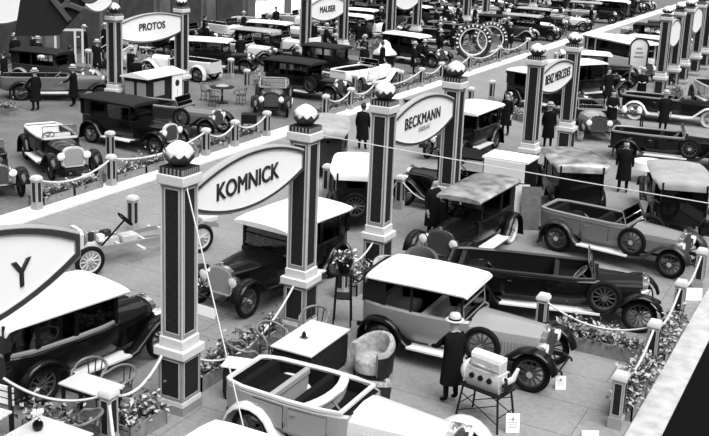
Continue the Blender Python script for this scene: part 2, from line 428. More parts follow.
        for k in range(4):
            m.tube([(tl-.05-.03*k, -w*.8, bz+.04+.05*k), (tl-.14-.03*k, -w*.4, bz+.05+.05*k), (tl-.16-.03*k, 0, bz+.05+.05*k), (tl-.14-.03*k, w*.4, bz+.05+.05*k), (tl-.05-.03*k, w*.8, bz+.04+.05*k)], .05, 6)
        m.build('folded_hood', M['blackcanvas'], root, 60)
    if P['spare'] in ('side', 'both'): add_wheel(root, P['sparex'] or cw+.12, -(w*.80+.17), .75, P, 'spare_wheel')
    if P['spare'] in ('left', 'both'): add_wheel(root, cw+.12, (w*.80+.17), .75, P, 'spare_wheel')
    if P['spare'] == 'rear': add_wheel(root, tl-.16, 0, .78, P, 'spare_wheel', (0, 0, R(90)))
    return root
def car_at(o, x, y, deg, label=None, group=None, sc=1.0): return place(o, x, y, 0, R(deg), label, group, sc)
# ------------------------------------------------------------------ the hall
def struct(o): o['kind'] = 'structure'; return o
struct(MB().box(-62, 24, -6, 150, -.2, 0).build('floor', M['floor']))
struct(MB().box(-41.5, -21.35, -6, 150, -.1, .006).build('floor_stand', M['floor_stand']))
struct(MB().box(-21.35, -20.45, 2, 140, 0, .06).build('trim_1', M['kerb']))       # pale kerb along the far stands
struct(MB().box(-3.16, -2.60, 2, 140, 0, .05).build('trim_2', M['carpet']))       # pale runner along the near stands
struct(MB().box(-2.60, 24, -6, 150, 0, .03).build('floor_aisle', M['void']))  # near-black carpet floor beyond the runner
def atX(x, y, X):
    d = CF*FOC + CR*(x-PCX) - CU*(y-PCY)
    return EYE + d*(X/d.x)
m = MB(); m.box(-41.9, -41.5, 20, 150, 0, 9, 0)
for k in range(26):
    y = 22.4+5*k; m.box(-41.5, -41.25, y-.5, y+.5, 0, 9, 0); m.box(-41.5, -41.43, y+.9, y+4.1, .4, 8, 1)
struct(m.build('wall_left', [M['wallm'], M['walld']]))
fr = struct(MB().box(-41.45, -41.35, 62.6, 72.2, .1, 5.2).build('window_1', M['stonepale']))
m = MB()
for i in range(6):
    for j in range(3): m.box(-41.34, -41.30, 62.8+1.58*i, 64.15+1.58*i, .55+1.5*j, 1.85+1.5*j)
p = m.build('window_pane', M['windowlight'], fr)

# ------------------------------------------------------------------ pylons
def panel_faces(m, hx, hy, z0, z1, in_, wl, mid=0, dark=2, line=1):
    for s in (-1, 1):
        for ax in (0, 1):
            a, b = (hx, hy) if ax == 0 else (hy, hx)      # a = face distance, b = half width along the face
            def fbox(u0, u1, za, zb, d, mi):
                lo, hi = (a-.01, a+d) if s > 0 else (-a-d, -a+.01)
                if ax == 0: m.box(lo, hi, u0, u1, za, zb, mi)
                else: m.box(u0, u1, lo, hi, za, zb, mi)
            u = b*in_; fbox(-u, u, z0, z1, .004, line)
            fbox(-u+wl, u-wl, z0+wl, z1-wl, .008, dark)
def make_pylon():
    root = empty('pylon', 'x', 'pylon')
    def NB():
        b = MB(); b.T = Matrix.Scale(.72, 4, (0, 1, 0)); return b
    m = NB(); m.box(-.29, .29, -.40, .40, 0, .16, 0); m.box(-.26, .26, -.37, .37, .16, 1.06, 0); m.box(-.275, .275, -.385, .385, .16, .24, 1)
    panel_faces(m, .26, .37, .30, 1.0, .78, .018); m.build('base', [M['stone'], M['stonepale'], M['panel']], root)
    m = NB(); m.box(-.33, .33, -.44, .44, 1.06, 1.22, 0); m.box(-.26, .26, -.34, .34, 1.22, 1.40, 0)
    m.build('ledge', [M['stonepale']], root, bevel=.015)
    m = NB(); m.box(-.215, .215, -.285, .285, 1.36, 4.2, 0); panel_faces(m, .215, .285, 1.48, 4.1, .74, .022)
    for sx in (-1, 1):
        for sy in (-1, 1): m.box(sx*.222-.012, sx*.222+.012, sy*.292-.012, sy*.292+.012, 1.4, 4.15, 1)
    m.build('shaft', [M['stone'], M['stonepale'], M['panel']], root)
    NB().box(-.29, .29, -.37, .37, 4.16, 4.34).build('cap', [M['stonepale']], root, bevel=.02)
    m = NB(); m.box(-.25, .25, -.32, .32, 4.34, 4.46, 0)
    for i in range(7):
        t = -.24+.08*i
        for s in (-1, 1): m.box(t-.015, t+.015, s*.325-.01, s*.325+.01, 4.35, 4.45, 1)
    for i in range(9):
        t = -.3+.075*i
        for s in (-1, 1): m.box(s*.255-.01, s*.255+.01, t-.015, t+.015, 4.35, 4.45, 1)
    m.build('plinth_block', [M['panel'], M['stone']], root)
    m = MB(); n = 40; rings = []
    for r, z, wv in ((.17, 4.5, 0), (.19, 4.55, 0), (.235, 4.64, 0), (.265, 4.72, .02), (.28, 4.77, .045), (.25, 4.77, .045), (.22, 4.66, 0)):
        rings.append([((r+.012*math.cos(10*t))*math.cos(t), (r+.012*math.cos(10*t))*math.sin(t)*.95, z*.55+2.03+wv*math.cos(10*t)) for t in (2*math.pi*k/n for k in range(n))])
    m.loft(rings); m.build('bowl', [M['bowl']], root, 50)
    m = MB(); rings = []
    for r, z in ((.23, 4.66), (.235, 4.76), (.22, 4.84), (.16, 4.90), (.09, 4.96), (.015, 5.0)):
        rings.append([(r*(1+.07*math.sin(5*t+z*30))*math.cos(t), r*(1+.07*math.sin(5*t+z*30))*math.sin(t), z*.8+.9) for t in (2*math.pi*k/16 for k in range(16))])
    m.loft(rings).build('white_finial', [M['white']], root, 60)
    return root
PROTO = make_pylon()
ROW1 = [(13.52, 'the left end of the nearest full sign', 1), (17.7, 'the right end of the nearest full sign', 1), (21.35, 'the left end of the middle lens sign', 1), (25.7, 'the right end of the middle lens sign', 1),
        (32.75, 'the left end of the crowded-word sign', .96), (37.1, 'the right end of the crowded-word sign', .96)]
rows = [(-10.35, y, t, s) for y, t, s in ROW1]
for q, t in (((662.5, 60), 'first of the far right pylons, before an oval sign'), ((676, 52), 'second of the far right pylons, after an oval sign'), ((685.5, 48), 'third of the far right pylons from the left'),
             ((697.5, 42), 'fourth of the far right pylons from the left'), ((706.5, 38), 'far right pylon at the edge of the photo')):
    rows.append((-10.1, atX(*q, -10.1).y, t, .96))
ROW2 = [((114.5, 40), 'the left end of the back left oval sign'), ((181.5, 35), 'the right end of the back left oval sign'), ((305.5, 25), 'the left end of the top middle oval sign'), ((343, 22), 'the right end of the top middle oval sign'),
        ((391, 18), 'the left end of the sign cropped at the top'), ((417, 14), 'the right end of the sign cropped at the top'), ((467, 10), 'back row, seventh pylon from the left'), ((486, 8), 'back row, eighth pylon from the left'), ((533, 5), 'back row, ninth pylon from the left'), ((547, 3), 'back row, tenth pylon from the left')]
Y2 = []
for q, t in ROW2:
    y = atX(*q, -28.2).y; Y2.append(y); rows.append((-28.2, y, t, .96))
for i, (x, y, t, s) in enumerate(rows):
    o = PROTO if i == 0 else copy_tree(PROTO)
    place(o, x, y, label=('panelled pylon with white finial at ' if 'end of' in t else 'panelled pylon with white finial, ')+t, sc=(1, 1, s)); o['group'] = 'pylons between the stands'
# ------------------------------------------------------------------ signs between the pylons
def sign(label, X, y0, y1, zc, h, e, words_, frame=.09, z_tilt=0):
    root = empty('sign_board', label, 'sign', (X, (y0+y1)/2, zc)); L = (y1-y0)/2
    def outline(k, d):
        up = []; n = 16; l = L-d
        for i in range(n+1):
            y = -l+2*l*i/n; up.append((y, (e+(h-e)*(1-(y/l)**2)-d*.8)))
        return up+[(y, -z) for y, z in reversed(up)]
    def ring(x, d): return [(x, y, z) for y, z in outline(1, d)]
    MB().loft([ring(-.07, .03), ring(-.07, 0), ring(.05, 0), ring(.07, .03), ring(.07, .045), ring(.075, frame), ring(.03, frame+.01), ring(-.03, frame+.01)], caps=True,
              ).build('frame_back', M['signedge'], root, 30)
    m = MB(); m.loft([ring(.071, .04), ring(.082, .045), ring(.082, frame), ring(.03, frame+.005)], caps=False); m.build('frame_edge', M['signframe'], root, 30)
    MB().loft([ring(.02, frame-.01), ring(.045, frame-.01)]).build('sign_face', M['signwhite'], root)
    for body, size, y, z, sx, mt in words_:
        text(body, size, M[mt], root, loc=(.055, y, z), rot=(R(90), 0, R(90)), sx=sx, bold=.022 if len(body) < 8 else .012, space=1.0 if len(body) < 8 else 1.1)
    return root
sign('large white lens-shaped sign of seven black capitals, nearest full sign', -10.28, 13.72, 17.48, 3.80, .56, .22, [('KOMNICK', .44, -.14, -.03, 1.02, 'ink')])
sign('white lens-shaped sign of eight capitals over a faint second line', -10.28, 21.58, 25.4, 3.66, .62, .27, [('BECKMANN', .40, -.1, .03, .95, 'ink'), ('BRESLAU', .16, .0, -.22, 1.1, 'inkgrey')])
sign('smaller white lens sign crowded with two words, right of middle', -10.28, 33.0, 36.8, 3.34, .56, .30, [('BENZ MERCEDES', .46, .08, .0, .78, 'ink')])
sign('cropped white sign at the left edge with a black letter Y', -10.3, 6.4, 11.0, 3.78, .72, .2, [('Y',   .54, 1.12, -.12, 1.0, 'ink')], .13)
zz = lambda q, X: atX(*q, X).z
sign('white oval sign of six capitals on the back left pylons', -28.1, Y2[0]+.2, Y2[1]-.2, zz((147, 28), -28.1), .62, .36, [('PROTOS', .42, 0, .05, 1.1, 'ink')], .07)
sign('white oval sign of six capitals at the top middle', -28.1, Y2[2]+.25, Y2[3]-.25, zz((326, 9), -28.1), .66, .36, [('MAUSER', .48, 0, -.02, 1, 'ink')], .07)
sign('small white oval sign cropped by the top edge', -28.1, Y2[4]+.25, Y2[5]-.25, zz((404, 0), -28.1), .66, .3, [], .07)
y7, y8 = rows[6][1], rows[7][1]
sign('small oval sign between the first two far right pylons', -10.0, y7+.25, y8-.25, zz((672, 34), -10), .72, .4, [], .09)
y9, y10 = rows[8][1], rows[9][1]
sign('small oval sign between the third and fourth far right pylons', -10.0, y9+.25, y10-.25, zz((692, 22), -10), .75, .4, [], .09)
a = atX(0, 8, -30); b = atX(27, 8, -30)
sign('oval sign cropped by the top left corner', -30, a.y-1.2, b.y+.1, a.z, .62, .35, [('HORCH', .3, 0, 0, 1, 'inkgrey')] if 0 else [], .06)
a = atX(82, 2, -28.2); b = atX(106, 2, -28.2)
sign('oval sign cropped by the top edge left of the back left oval sign', -28.15, a.y, Y2[0]-.2, a.z+.15, .6, .3, [], .06)

# ------------------------------------------------------------------ rope posts, ropes and planters
def make_post():
    root = empty('barrier_post', 'x', 'post')
    m = MB(); m.T = Matrix.Diagonal((.72, .72, .95, 1)); m.box(-.17, .17, -.17, .17, 0, .22, 0); m.box(-.15, .15, -.15, .15, .22, .98, 0); panel_faces(m, .15, .15, .28, .92, .66, .012)
    m.build('post_body', [M['postgrey'], M['stonepale'], M['panel']], root)
    q = MB(); q.T = Matrix.Diagonal((.72, .72, .95, 1)); q.loft([[(s*a, t*a, z) for s, t in ((-1, -1), (1, -1), (1, 1), (-1, 1))] for a, z in ((.16, .96), (.18, .98), (.18, 1.04), (.13, 1.1))]).build('post_cap', [M['stonepale']], root)
    return root
POST = make_post(); used = [0]
def post(x, y, label, rz=0):
    o = POST if used[0] == 0 else copy_tree(POST); used[0] += 1
    place(o, x, y, label=label, rz=rz); o['group'] = 'rope barrier posts'; return Vector((x, y, 0))
def rope(a, b, label, za=.92, zb=.92, sag=.32, r=.022):
    a = Vector((a[0], a[1], za)); b = Vector((b[0], b[1], zb))
    pts = [a.lerp(b, t)-Vector((0, 0, sag*4*t*(1-t))) for t in (i/14 for i in range(15))]
    o = MB().tube(pts, r, 6).build('barrier_rope', M['rope'], None, 60); tag(o, label, 'rope', 'barrier ropes')
def planter(a, b, label, w=.42, h=.30, plant=.32, dens=150, light=.35, box=True):
    a, b = Vector((a[0], a[1], 0)), Vector((b[0], b[1], 0)); d = b-a; L = d.length; rz = math.atan2(d.y, d.x)
    root = empty('planter_box', label, 'planter', (a+b)/2, rz, 'planters along the stand edges')
    m = MB(); n = max(1, round(L/1.3))
    for i in range(n):
        x0 = -L/2+L*i/n+.02; x1 = -L/2+L*(i+1)/n-.02
        m.box(x0, x1, -w/2, -w/2+.03, 0, h, 0); m.box(x0, x1, w/2-.03, w/2, 0, h, 0); m.box(x0, x0+.03, -w/2, w/2, 0, h, 0); m.box(x1-.03, x1, -w/2, w/2, 0, h, 0); m.box(x0, x1, -w/2+.02, w/2-.02, h-.08, h-.05, 1)
    m.build('box', [M['box'], M['soil']], root)
    m = MB()
    for k in range(int(dens*1.5*L)):
        x = rnd.uniform(-L/2, L/2); y = max(-w*.62, min(w*.62, rnd.gauss(0, w*.32))); hh = plant*(.55+.45*math.sin(x*5.1+1)*math.sin(x*2.3)); z = h-.05+abs(rnd.gauss(0, .5))*max(.12, hh)
        an = rnd.uniform(0, 6.28); l = rnd.uniform(.05, .13)
        t = rnd.random(); m.leaf((x, y, z), (l*math.cos(an), l*math.sin(an), rnd.uniform(-.05, .09)), l*.34, 2 if t < light else 1 if t < .72 else 0)
    m.build('foliage', [M['leafd'], M['leafm'], M['leafl']], root, None)
    return root
# near right edge
pr_ = [post(-3.40, 17.05, 'nearest rope post on the bottom right edge'), post(-3.40, 19.84, 'rope post at the right corner of the planter row'), post(-3.40, 22.57, 'third rope post along the right edge'), post(-3.40, 25.2, 'farthest rope post along the right edge')]
pA = post(-5.75, 20.0, 'rope post behind the bonnet of the white-roofed tourer')
for i in range(3): rope(pr_[i], pr_[i+1], ['rope from the nearest right-edge post', 'rope between the second and third right-edge posts', 'rope between the last two right-edge posts'][i])
rope(pA, pr_[1], 'rope sagging over the planter in front of the black tourer')
planter((-3.40, 17.35), (-3.40, 19.6), 'planter between the nearest two right-edge posts', light=.5, dens=300, plant=.42)
planter((-3.33, 20.1), (-3.33, 22.3), 'planter between the second and third right-edge posts', w=.3, light=.5, dens=300, plant=.42)
planter((-5.5, 20.08), (-3.66, 20.08), 'boarded planter of pale flowers before the black tourer', light=.55, dens=330, plant=.5)
# near left
pL = post(-10.47, 11.80, 'rope post in the bottom left planter')
pP2 = post(-10.45, 19.75, 'rope post beyond the tall plant stand'); P1 = Vector((-10.1, 13.3, 0)); P2 = Vector((-10.35, 17.5, 0)); P3 = Vector((-10.35, 21.3, 0))
rope(pL, (-10.5, 13.25, 0), 'rope from the bottom left post up to the nearest pylon', .95, 1.1, .3, .026)
rope((-12.3, 11.3, 0), pL, 'rope from the left up to the bottom left post', .95, .95, .25, .026)
rope(pL, (-9.5, 10.9, 0), 'rope running down off the bottom edge from the bottom left post', .9, .45, .15, .026)
rope((-10.35, 14.0, 0), (-10.35, 17.45, 0), 'rope under the nearest full sign', .75, 1.1, .6)
rope(pP2, (-10.35, 21.2, 0), 'rope from a post up to the left pylon of the middle sign', .9, 1.1, .25)
planter((-10.42, 12.0), (-10.36, 12.95), 'leafy planter at the foot of the nearest pylon', light=.35, plant=.5, dens=260)
planter((-11.95, 11.5), (-10.75, 11.6), 'leafy planter left of the bottom left post', light=.4, plant=.45, dens=240)
planter((-10.55, 14.15), (-10.55, 17.1), 'planter under the nearest full sign', light=.3, plant=.5, dens=170)
planter((-10.4, 20.0), (-10.4, 21.2), 'planter right of the plant stand', light=.35, plant=.5, dens=170)
# middle back edge of the near stands
mid = [post(-17.5, 20.81, 'lone rope post behind the bare chassis'), post(-14.95, 27.02, 'rope post beside the white-topped car'), post(-12.5, 27.15, 'rope post left of the middle sign'),
       post(-14.9, 43.5, 'rope post behind the crowded-word sign, front'), post(-16.75, 43.59, 'rope post at the back aisle left of the crowded-word sign'), post(-16.7, 46.2, 'second rope post at the back aisle by the crowded-word sign'), post(-16.7, 49.2, 'third rope post at the back aisle by the crowded-word sign'), post(-14.3, 41.47, 'rope post in front of a light planter by the crowded-word sign')]
rope(mid[2], (-10.5, 26, 0), 'rope from a post to the right pylon of the middle sign'); rope(mid[3], mid[7], 'short rope behind the crowded-word sign')
planter((-14.9, 43.2), (-13.2, 42.2), 'planter behind the left pylon of the crowded-word sign')
# far stands edge
tops = [(36, 173), (111, 153), (206, 129), (235, 123), (267, 112), (326, 96), (351, 89), (375, 86), (422, 71), (442, 64), (470, 57), (500, 50), (528, 44)]
names_ = ['in front of the leftmost far car', 'right of the front-facing car with pale radiator', 'below the grey open tourer', 'left of the small black stool', 'at the corner of the car with a white plate', 'left of the sagging rope, mid picture', 'right of the sagging rope, mid picture', 'behind the left pylon of the middle sign', 'before the round tyre emblems, left', 'before the round tyre emblems, right', 'under the tyre emblems', 'right of the tyre emblems', 'farthest along the back edge']
E2 = []
for q, nm in zip(tops, names_): E2.append(post(-21.0, atX(*q, -21.0).y, 'far edge rope post '+nm))
for i in range(len(E2)-1):
    a, b = E2[i], E2[i+1]
    if i != 4: rope(a, b, 'far edge rope starting at the post '+names_[i], r=.03)
    if i not in (4,): planter(a+Vector((-.35, .3, 0)), b+Vector((-.35, -.3, 0)), 'far edge planter starting at the post '+names_[i], w=.6, plant=.45, light=.3, dens=110 if i < 5 else 70)
for q, nm in (((110, 131), 'behind the pale radiator car'), ((247, 69), 'left of the long dark limousine'), ((231, 58), 'by the spare wheel of a far car'), ((355, 74), 'by the white streamlined tail'), ((401, 70), 'left of the brick-dark stall'), ((19, 57), 'in the top left clutter, left'), ((41, 55), 'in the top left clutter, middle'), ((63, 52), 'in the top left clutter, right'), ((88, 49), 'beside the pale doorway frame')):
    g = at(*q, 1.05); post(g.x, g.y, 'far rope post '+nm)
# ------------------------------------------------------------------ furniture
def make_chair(lo=False):
    root = empty('bentwood_armchair', 'x', 'chair')
    m = MB(); m.lathe([(0, .43), (.2, .43), (.225, .44), (.225, .465), (.2, .475), (0, .47)], n=20); m.build('seat', M['bent'], root, 50)
    for a in (45, 135, 225, 315):
        c, s = math.cos(R(a)), math.sin(R(a)); MB().tube([(.19*c, .19*s, .44), (.2*c, .2*s, .3), (.25*c, .25*s, 0)], [.018, .017, .014]).build('leg', M['bent'], root, 60)
    MB().torus((0, 0, .22), .215, .011, 'Z', 20, 6).build('leg_ring', M['bent'], root, 60)
    pts = [(.22, -.25, .47), (.23, -.27, .60), (.14, -.28, .69)]+[(.26*math.cos(R(a)), .28*math.sin(R(a)), .70+.10*math.sin(R((a-270)/180*180+180)) if 0 else .70+.1*max(0, -math.cos(R(a)))) for a in range(285, 74, -15)]+[(.14, .28, .69), (.23, .27, .60), (.22, .25, .47)]
    MB().tube(pts, .027, 8).build('back_rail', M['bentpale'], root, 60)
    for a in (150, 180, 210):
        c, s = math.cos(R(a)), math.sin(R(a)); MB().tube([(.2*c, .2*s, .46), (.26*c, .28*s, .70+.1*abs(c))], .012).build('spindle', M['bent'], root, 60)
    return root
CH = make_chair(); nch = [0]
def chair(x, y, deg, label):
    o = CH if nch[0] == 0 else copy_tree(CH); nch[0] += 1; place(o, x, y, 0, R(deg), label); o['group'] = 'bentwood chairs'; return o
def table(label, corners, z, top='top', legs=True, side=None, name='table', th=.035):
    c = sum((Vector(p) for p in corners), Vector())/4; e = Vector(corners[1])-Vector(corners[0]); f = Vector(corners[3])-Vector(corners[0])
    rz = math.atan2(e.y, e.x); a, b = e.length/2, f.length/2
    root = empty(name, label, 'table' if name == 'table' else 'desk', (c.x, c.y, 0), rz)
    MB().box(-a, a, -b, b, z-th, z).build('tabletop', M[top], root, bevel=.008)
    if side:
        m = MB(); m.box(-a+.04, a-.04, -b+.04, b-.04, .06, z-th, 0); m.box(-a+.06, a-.06, -b+.06, b-.06, 0, .06, 0)
        for s in (-1, 1):
            for x in (-a*.66, 0, a*.66): m.box(x-a*.27, x+a*.27, s*(b-.04)-.01, s*(b-.04)+.01, .14, z-.12, 0)
        m.build('pedestal', M[side], root)
    else:
        for s in (-1, 1):
            for t in (-1, 1): MB().box(s*(a-.06)-.025, s*(a-.06)+.025, t*(b-.06)-.025, t*(b-.06)+.025, 0, z-th).build('leg', M['wood'], root)
        m = MB(); m.box(-a+.06, a-.06, -b+.05, -b+.07, z-.12, z-th); m.box(-a+.06, a-.06, b-.07, b-.05, z-.12, z-th); m.box(-a+.05, -a+.07, -b+.06, b-.06, z-.12, z-th); m.box(a-.07, a-.05, -b+.06, b-.06, z-.12, z-th)
        m.build('apron', M['wood'], root)
    return root
table('dark panelled desk with pale top beside the silver tourer', [(-9.52, 15.2, 0), (-8.62, 15.2, 0), (-8.62, 16.72, 0), (-9.52, 16.72, 0)], .75, side='wood', name='desk')
ik = empty('inkstand', 'small dark inkstand on the pale desk top', 'inkstand', at(304, 338, .75))
MB().box(-.07, .07, -.05, .05, 0, .02).build('tray', M['woodmid'], ik); MB().lathe([(0, .02), (.045, .02), (.045, .09), (.025, .1), (.025, .13), (0, .13)], n=12).build('inkwell', M['iron'], ik)
g = at(309, 334, .75); o = MB().rbox(0, 0, .004, .2, .28, .008, .4).build('paper_sheet', M['paper']); o.location = g; tag(o, 'white paper lying behind the inkstand on the desk', 'paper')
chair(-9.95, 15.9, -20, 'bentwood armchair at the left side of the desk'); chair(-9.62, 17.05, -75, 'bentwood armchair at the far corner of the desk by the pylon')
chair(-10.0, 14.95, 60, 'bentwood armchair behind the white-topped counter')
table('low white-topped counter between the nearest pylon and the silver tourer', [(-9.88, 14.13, 0), (-9.0, 14.38, 0), (-9.13, 14.75, 0), (-10.0, 14.55, 0)], .68, top='paper', side='wood', name='counter')
table('pale table behind the bottom left rope post', [(-11.72, 11.95, 0), (-10.72, 11.95, 0), (-10.72, 12.5, 0), (-11.72, 12.5, 0)], .75)
table('pale table cropped at the bottom left corner', [(-11.15, 10.2, 0), (-10.05, 10.2, 0), (-10.05, 10.98, 0), (-11.15, 10.98, 0)], .75)
chair(-11.72, 12.75, -70, 'bentwood armchair behind the pale left table'); chair(-10.55, 11.35, 200, 'bentwood armchair below the bottom left rope post')
chair(-11.1, 12.8, -100, 'bentwood armchair at the far side of the left table, near the black limousine')
v = empty('vase', 'small dark round vase with pale flower head on the corner table', 'vase', at(38, 430, .75))
MB().lathe([(0, 0), (.05, 0), (.085, .06), (.08, .12), (.035, .17), (.04, .19), (0, .19)], n=16).build('vase_body', M['black'], v, 60)
m = MB()
for k in range(60):
    a = rnd.uniform(0, 6.28); m.leaf((.03*math.cos(a), .03*math.sin(a), .2+rnd.uniform(0, .12)), (.07*math.cos(a), .07*math.sin(a), rnd.uniform(-.02, .06)), .025, 0)
m.build('flower_head', [M['white']], v, None)
b = empty('slatted_bench', 'white slatted bench end at the left edge', 'bench', (-12.45, 10.95, 0), R(5))
for i in range(4): MB().box(-.45, .45, -.2+.11*i, -.12+.11*i, .44, .47).build('slat', M['white'], b)
for i in range(3): MB().box(-.45, .45, .24, .27, .55+.12*i, .63+.12*i).build('back_slat', M['white'], b)
for s in (-1, 1):
    MB().box(s*.4-.03, s*.4+.03, -.2, -.14, 0, .44).build('leg', M['wood'], b); MB().box(s*.4-.03, s*.4+.03, .21, .27, 0, .9).build('leg', M['wood'], b)
# tub armchair
def tub(label, x, y, deg, cloth, sc=1):
    root = empty('tub_armchair', label, 'armchair', (x, y, 0), R(deg)); root.scale = (sc, sc, sc)
    m = MB(); rings = []
    for i in range(17):
        a = R(62+236*i/16); c, s = math.cos(a), math.sin(a); hb = .64+.18*max(0, -c)
        rings.append([(.34*c, .34*s, .18), (.42*c, .42*s, .18), (.45*c, .45*s, hb-.06), (.42*c, .42*s, hb+.02), (.34*c, .34*s, hb+.01), (.31*c, .31*s, hb-.08)])
    m.loft(rings, mis=[1, 1, 0, 0, 0, 0]).build('back', [M[cloth], M['wood']], root, 60)  # dark outer faces: leather frame, with its shade put into the colour
    MB().lathe([(0, .2), (.33, .2), (.335, .40), (.3, .45), (.15, .47), (0, .47)], n=20).build('seat_cushion', M[cloth], root, 60)
    for a in (50, 130, 230, 310): MB().cyl((.33*math.cos(R(a)), .33*math.sin(R(a)), 0), (.33*math.cos(R(a)), .33*math.sin(R(a)), .2), .018, .028).build('leg', M['wood'], root)
    return root
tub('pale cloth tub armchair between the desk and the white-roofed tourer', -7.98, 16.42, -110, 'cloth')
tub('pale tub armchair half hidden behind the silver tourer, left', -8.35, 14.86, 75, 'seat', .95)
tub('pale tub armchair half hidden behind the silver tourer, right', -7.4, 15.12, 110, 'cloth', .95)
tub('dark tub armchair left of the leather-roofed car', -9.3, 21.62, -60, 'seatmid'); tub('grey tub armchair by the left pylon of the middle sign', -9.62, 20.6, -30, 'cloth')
# tyre propped against the white-roofed tourer
# plant stand
ps = empty('plant_stand', 'tall black plant stand right of the nearest full sign', 'plant stand', (-9.72, 18.45, 0), R(25))
for s in (-1, 1):
    for t in (-1, 1): MB().cyl((s*.19, t*.19, 0), (s*.15, t*.15, 1.15), .02, .018, 6).build('leg', M['iron'], ps)
for nm, z, a in (('lower_shelf', .62, .19), ('upper_shelf', 1.15, .19)): MB().box(-a, a, -a, a, z, z+.03).build(nm, M['iron'], ps)
pt = empty('flower_basket', 'dark basket of pale flowers on the tall black plant stand', 'basket', (-9.72, 18.45, 1.18))
MB().lathe([(0, 0), (.1, 0), (.14, .1), (.2, .28), (.17, .28), (0, .2)], n=14).build('basket', M['iron'], pt, 60)
MB().tube([(.19*math.cos(R(a)), 0, .28+.4*math.sin(R(a))) for a in range(0, 181, 15)], .012).build('handle', M['iron'], pt, 60)
m = MB()
for k in range(240):
    a = rnd.uniform(0, 6.28); r = rnd.uniform(0, .22); m.leaf((r*math.cos(a), r*math.sin(a), .3+rnd.uniform(-.06, .16)), (.09*math.cos(a), .09*math.sin(a), rnd.uniform(-.05, .05)), .03, 2 if k % 3 == 0 else k % 2)
m.build('flowers', [M['leafd'], M['leafm'], M['white']], pt, None)
# engine on a trestle
es = empty('engine_stand', 'black four-legged trestle carrying the display engine', 'stand', (-5.48, 16.0, 0), R(-12)); es.scale = (1, 1, .70)
for s in (-1, 1):
    for t in (-1, 1): MB().cyl((s*.44, t*.28, 0), (s*.36, t*.22, .92), .02, .02, 6).build('leg', M['iron'], es)
MB().box(-.42, .42, -.27, .27, .92, .95).build('stand_top', M['iron'], es)
for s in (-1, 1):
    MB().cyl((-.42, s*.265, .22), (.38, s*.235, .72), .012, n=6).build('cross_brace', M['iron'], es); MB().cyl((.42, s*.265, .22), (-.38, s*.235, .72), .012, n=6).build('cross_brace', M['iron'], es)
    MB().cyl((s*.41, -.26, .4), (s*.41, .26, .4), .012, n=6).build('stretcher', M['iron'], es)
en = empty('engine', 'bright aluminium display engine on the black trestle', 'engine', (-5.48, 16.0, .665), R(-12))
m = MB(); m.loft([[(x, -.16, .0), (x, -.2, .1), (x, -.2, .26), (x, -.15, .34), (x, .15, .34), (x, .2, .26), (x, .2, .1), (x, .16, .0)] for x in (-.34, -.33, .33, .34)]); m.build('crankcase', M['alu'], en)
MB().box(-.30, .30, -.13, .13, .34, .54).build('cylinder_block', M['alu'], en, bevel=.02)
MB().loft([[(x, -.12, .54), (x, -.11, .60), (x, 0, .64), (x, .11, .60), (x, .12, .54)] for x in (-.3, .3)]).build('valve_cover', M['white'], en)
for x in (-.2, -.02, .16):
    MB().lathe([(0, -.235), (.05, -.235), (.05, -.15), (0, -.15)], (x, 0, .22), 'Y', 12).build('port', M['iron'], en)
m = MB(); m.tube([(-.28, -.18, .42), (-.1, -.23, .45), (.1, -.23, .45), (.28, -.18, .42)], .03, 8); m.build('manifold', M['nickel'], en, 60)
MB().lathe([(0, -.5), (.12, -.5), (.2, -.42), (.22, -.35), (0, -.34)], (0, 0, .2), 'X', 18).build('flywheel_housing', M['white'], en, 50)
MB().tube([(.34, 0, .2), (.5, .02, .3), (.56, .05, .5)], [.09, .05, .03], 8).build('starter_arm', M['white'], en, 60)
m = MB()
for k in range(4): m.rbox(.42, 0, .2, .03, .05, .36, rx=R(45*k))
m.build('fan', M['iron'], en)
def placard(label, loc, w, h, deg, tilt=12, ink=True, z=0):
    root = empty('placard', label, 'sign', (loc[0], loc[1], z), R(deg))
    m = MB(); m.rbox(0, 0, h/2, .02, w, h, ry=-R(tilt)); m.build('card', M['paper'], root)
    if ink:
        m = MB()
        for i in range(4): m.rbox(.012-(h*(.3+.13*i)-h/2)*math.sin(R(tilt)), 0, h*(.3+.13*i), .004, w*(.7-.1*(i % 2)), h*.035, ry=-R(tilt))
        m.build('print_lines', M['inkgrey'], root)
        m = MB(); m.rbox(-.25*h*math.sin(R(tilt)), 0, h*.42, .012, .012, h*.9, ry=R(tilt)); m.build('strut', M['wood'], root)
    return root
placard('small white card propped at the trestle foot', at(512, 432)[:2], .24, .34, -60)
placard('small white card below the grey touring car headlamp', at(560, 389)[:2], .2, .26, -60)
placard('white name plate on the floor before the black sedan', at(206, 316)[:2], .55, .22, -95, ink=False)
placard('white name plate before the pale radiator car', at(90, 178)[:2], .5, .16, -40, ink=False)
placard('white box at the foot of the last rope post on the right', at(690, 300)[:2], .55, .3, -60, ink=False)
placard('white card on the floor at the bottom edge right of the trestle', at(590, 436)[:2], .3, .1, -60, ink=False)
o = MB().rbox(0, 0, .62, .05, .55, 1.25, ry=-R(8)).build('leaning_board', M['woodmid']); g = at(529, 229); o.location = (g.x, g.y, 0); o.rotation_euler = (0, 0, R(-62)); tag(o, 'grey board standing behind the grey open tourer, right one', 'board')
o = MB().rbox(0, 0, .62, .04, .5, 1.25, ry=-R(10)).build('leaning_board', M['pale']); g = at(522, 227); o.location = (g.x-.1, g.y, 0); o.rotation_euler = (0, 0, R(-62)); tag(o, 'pale board standing behind the grey open tourer, left one', 'board')
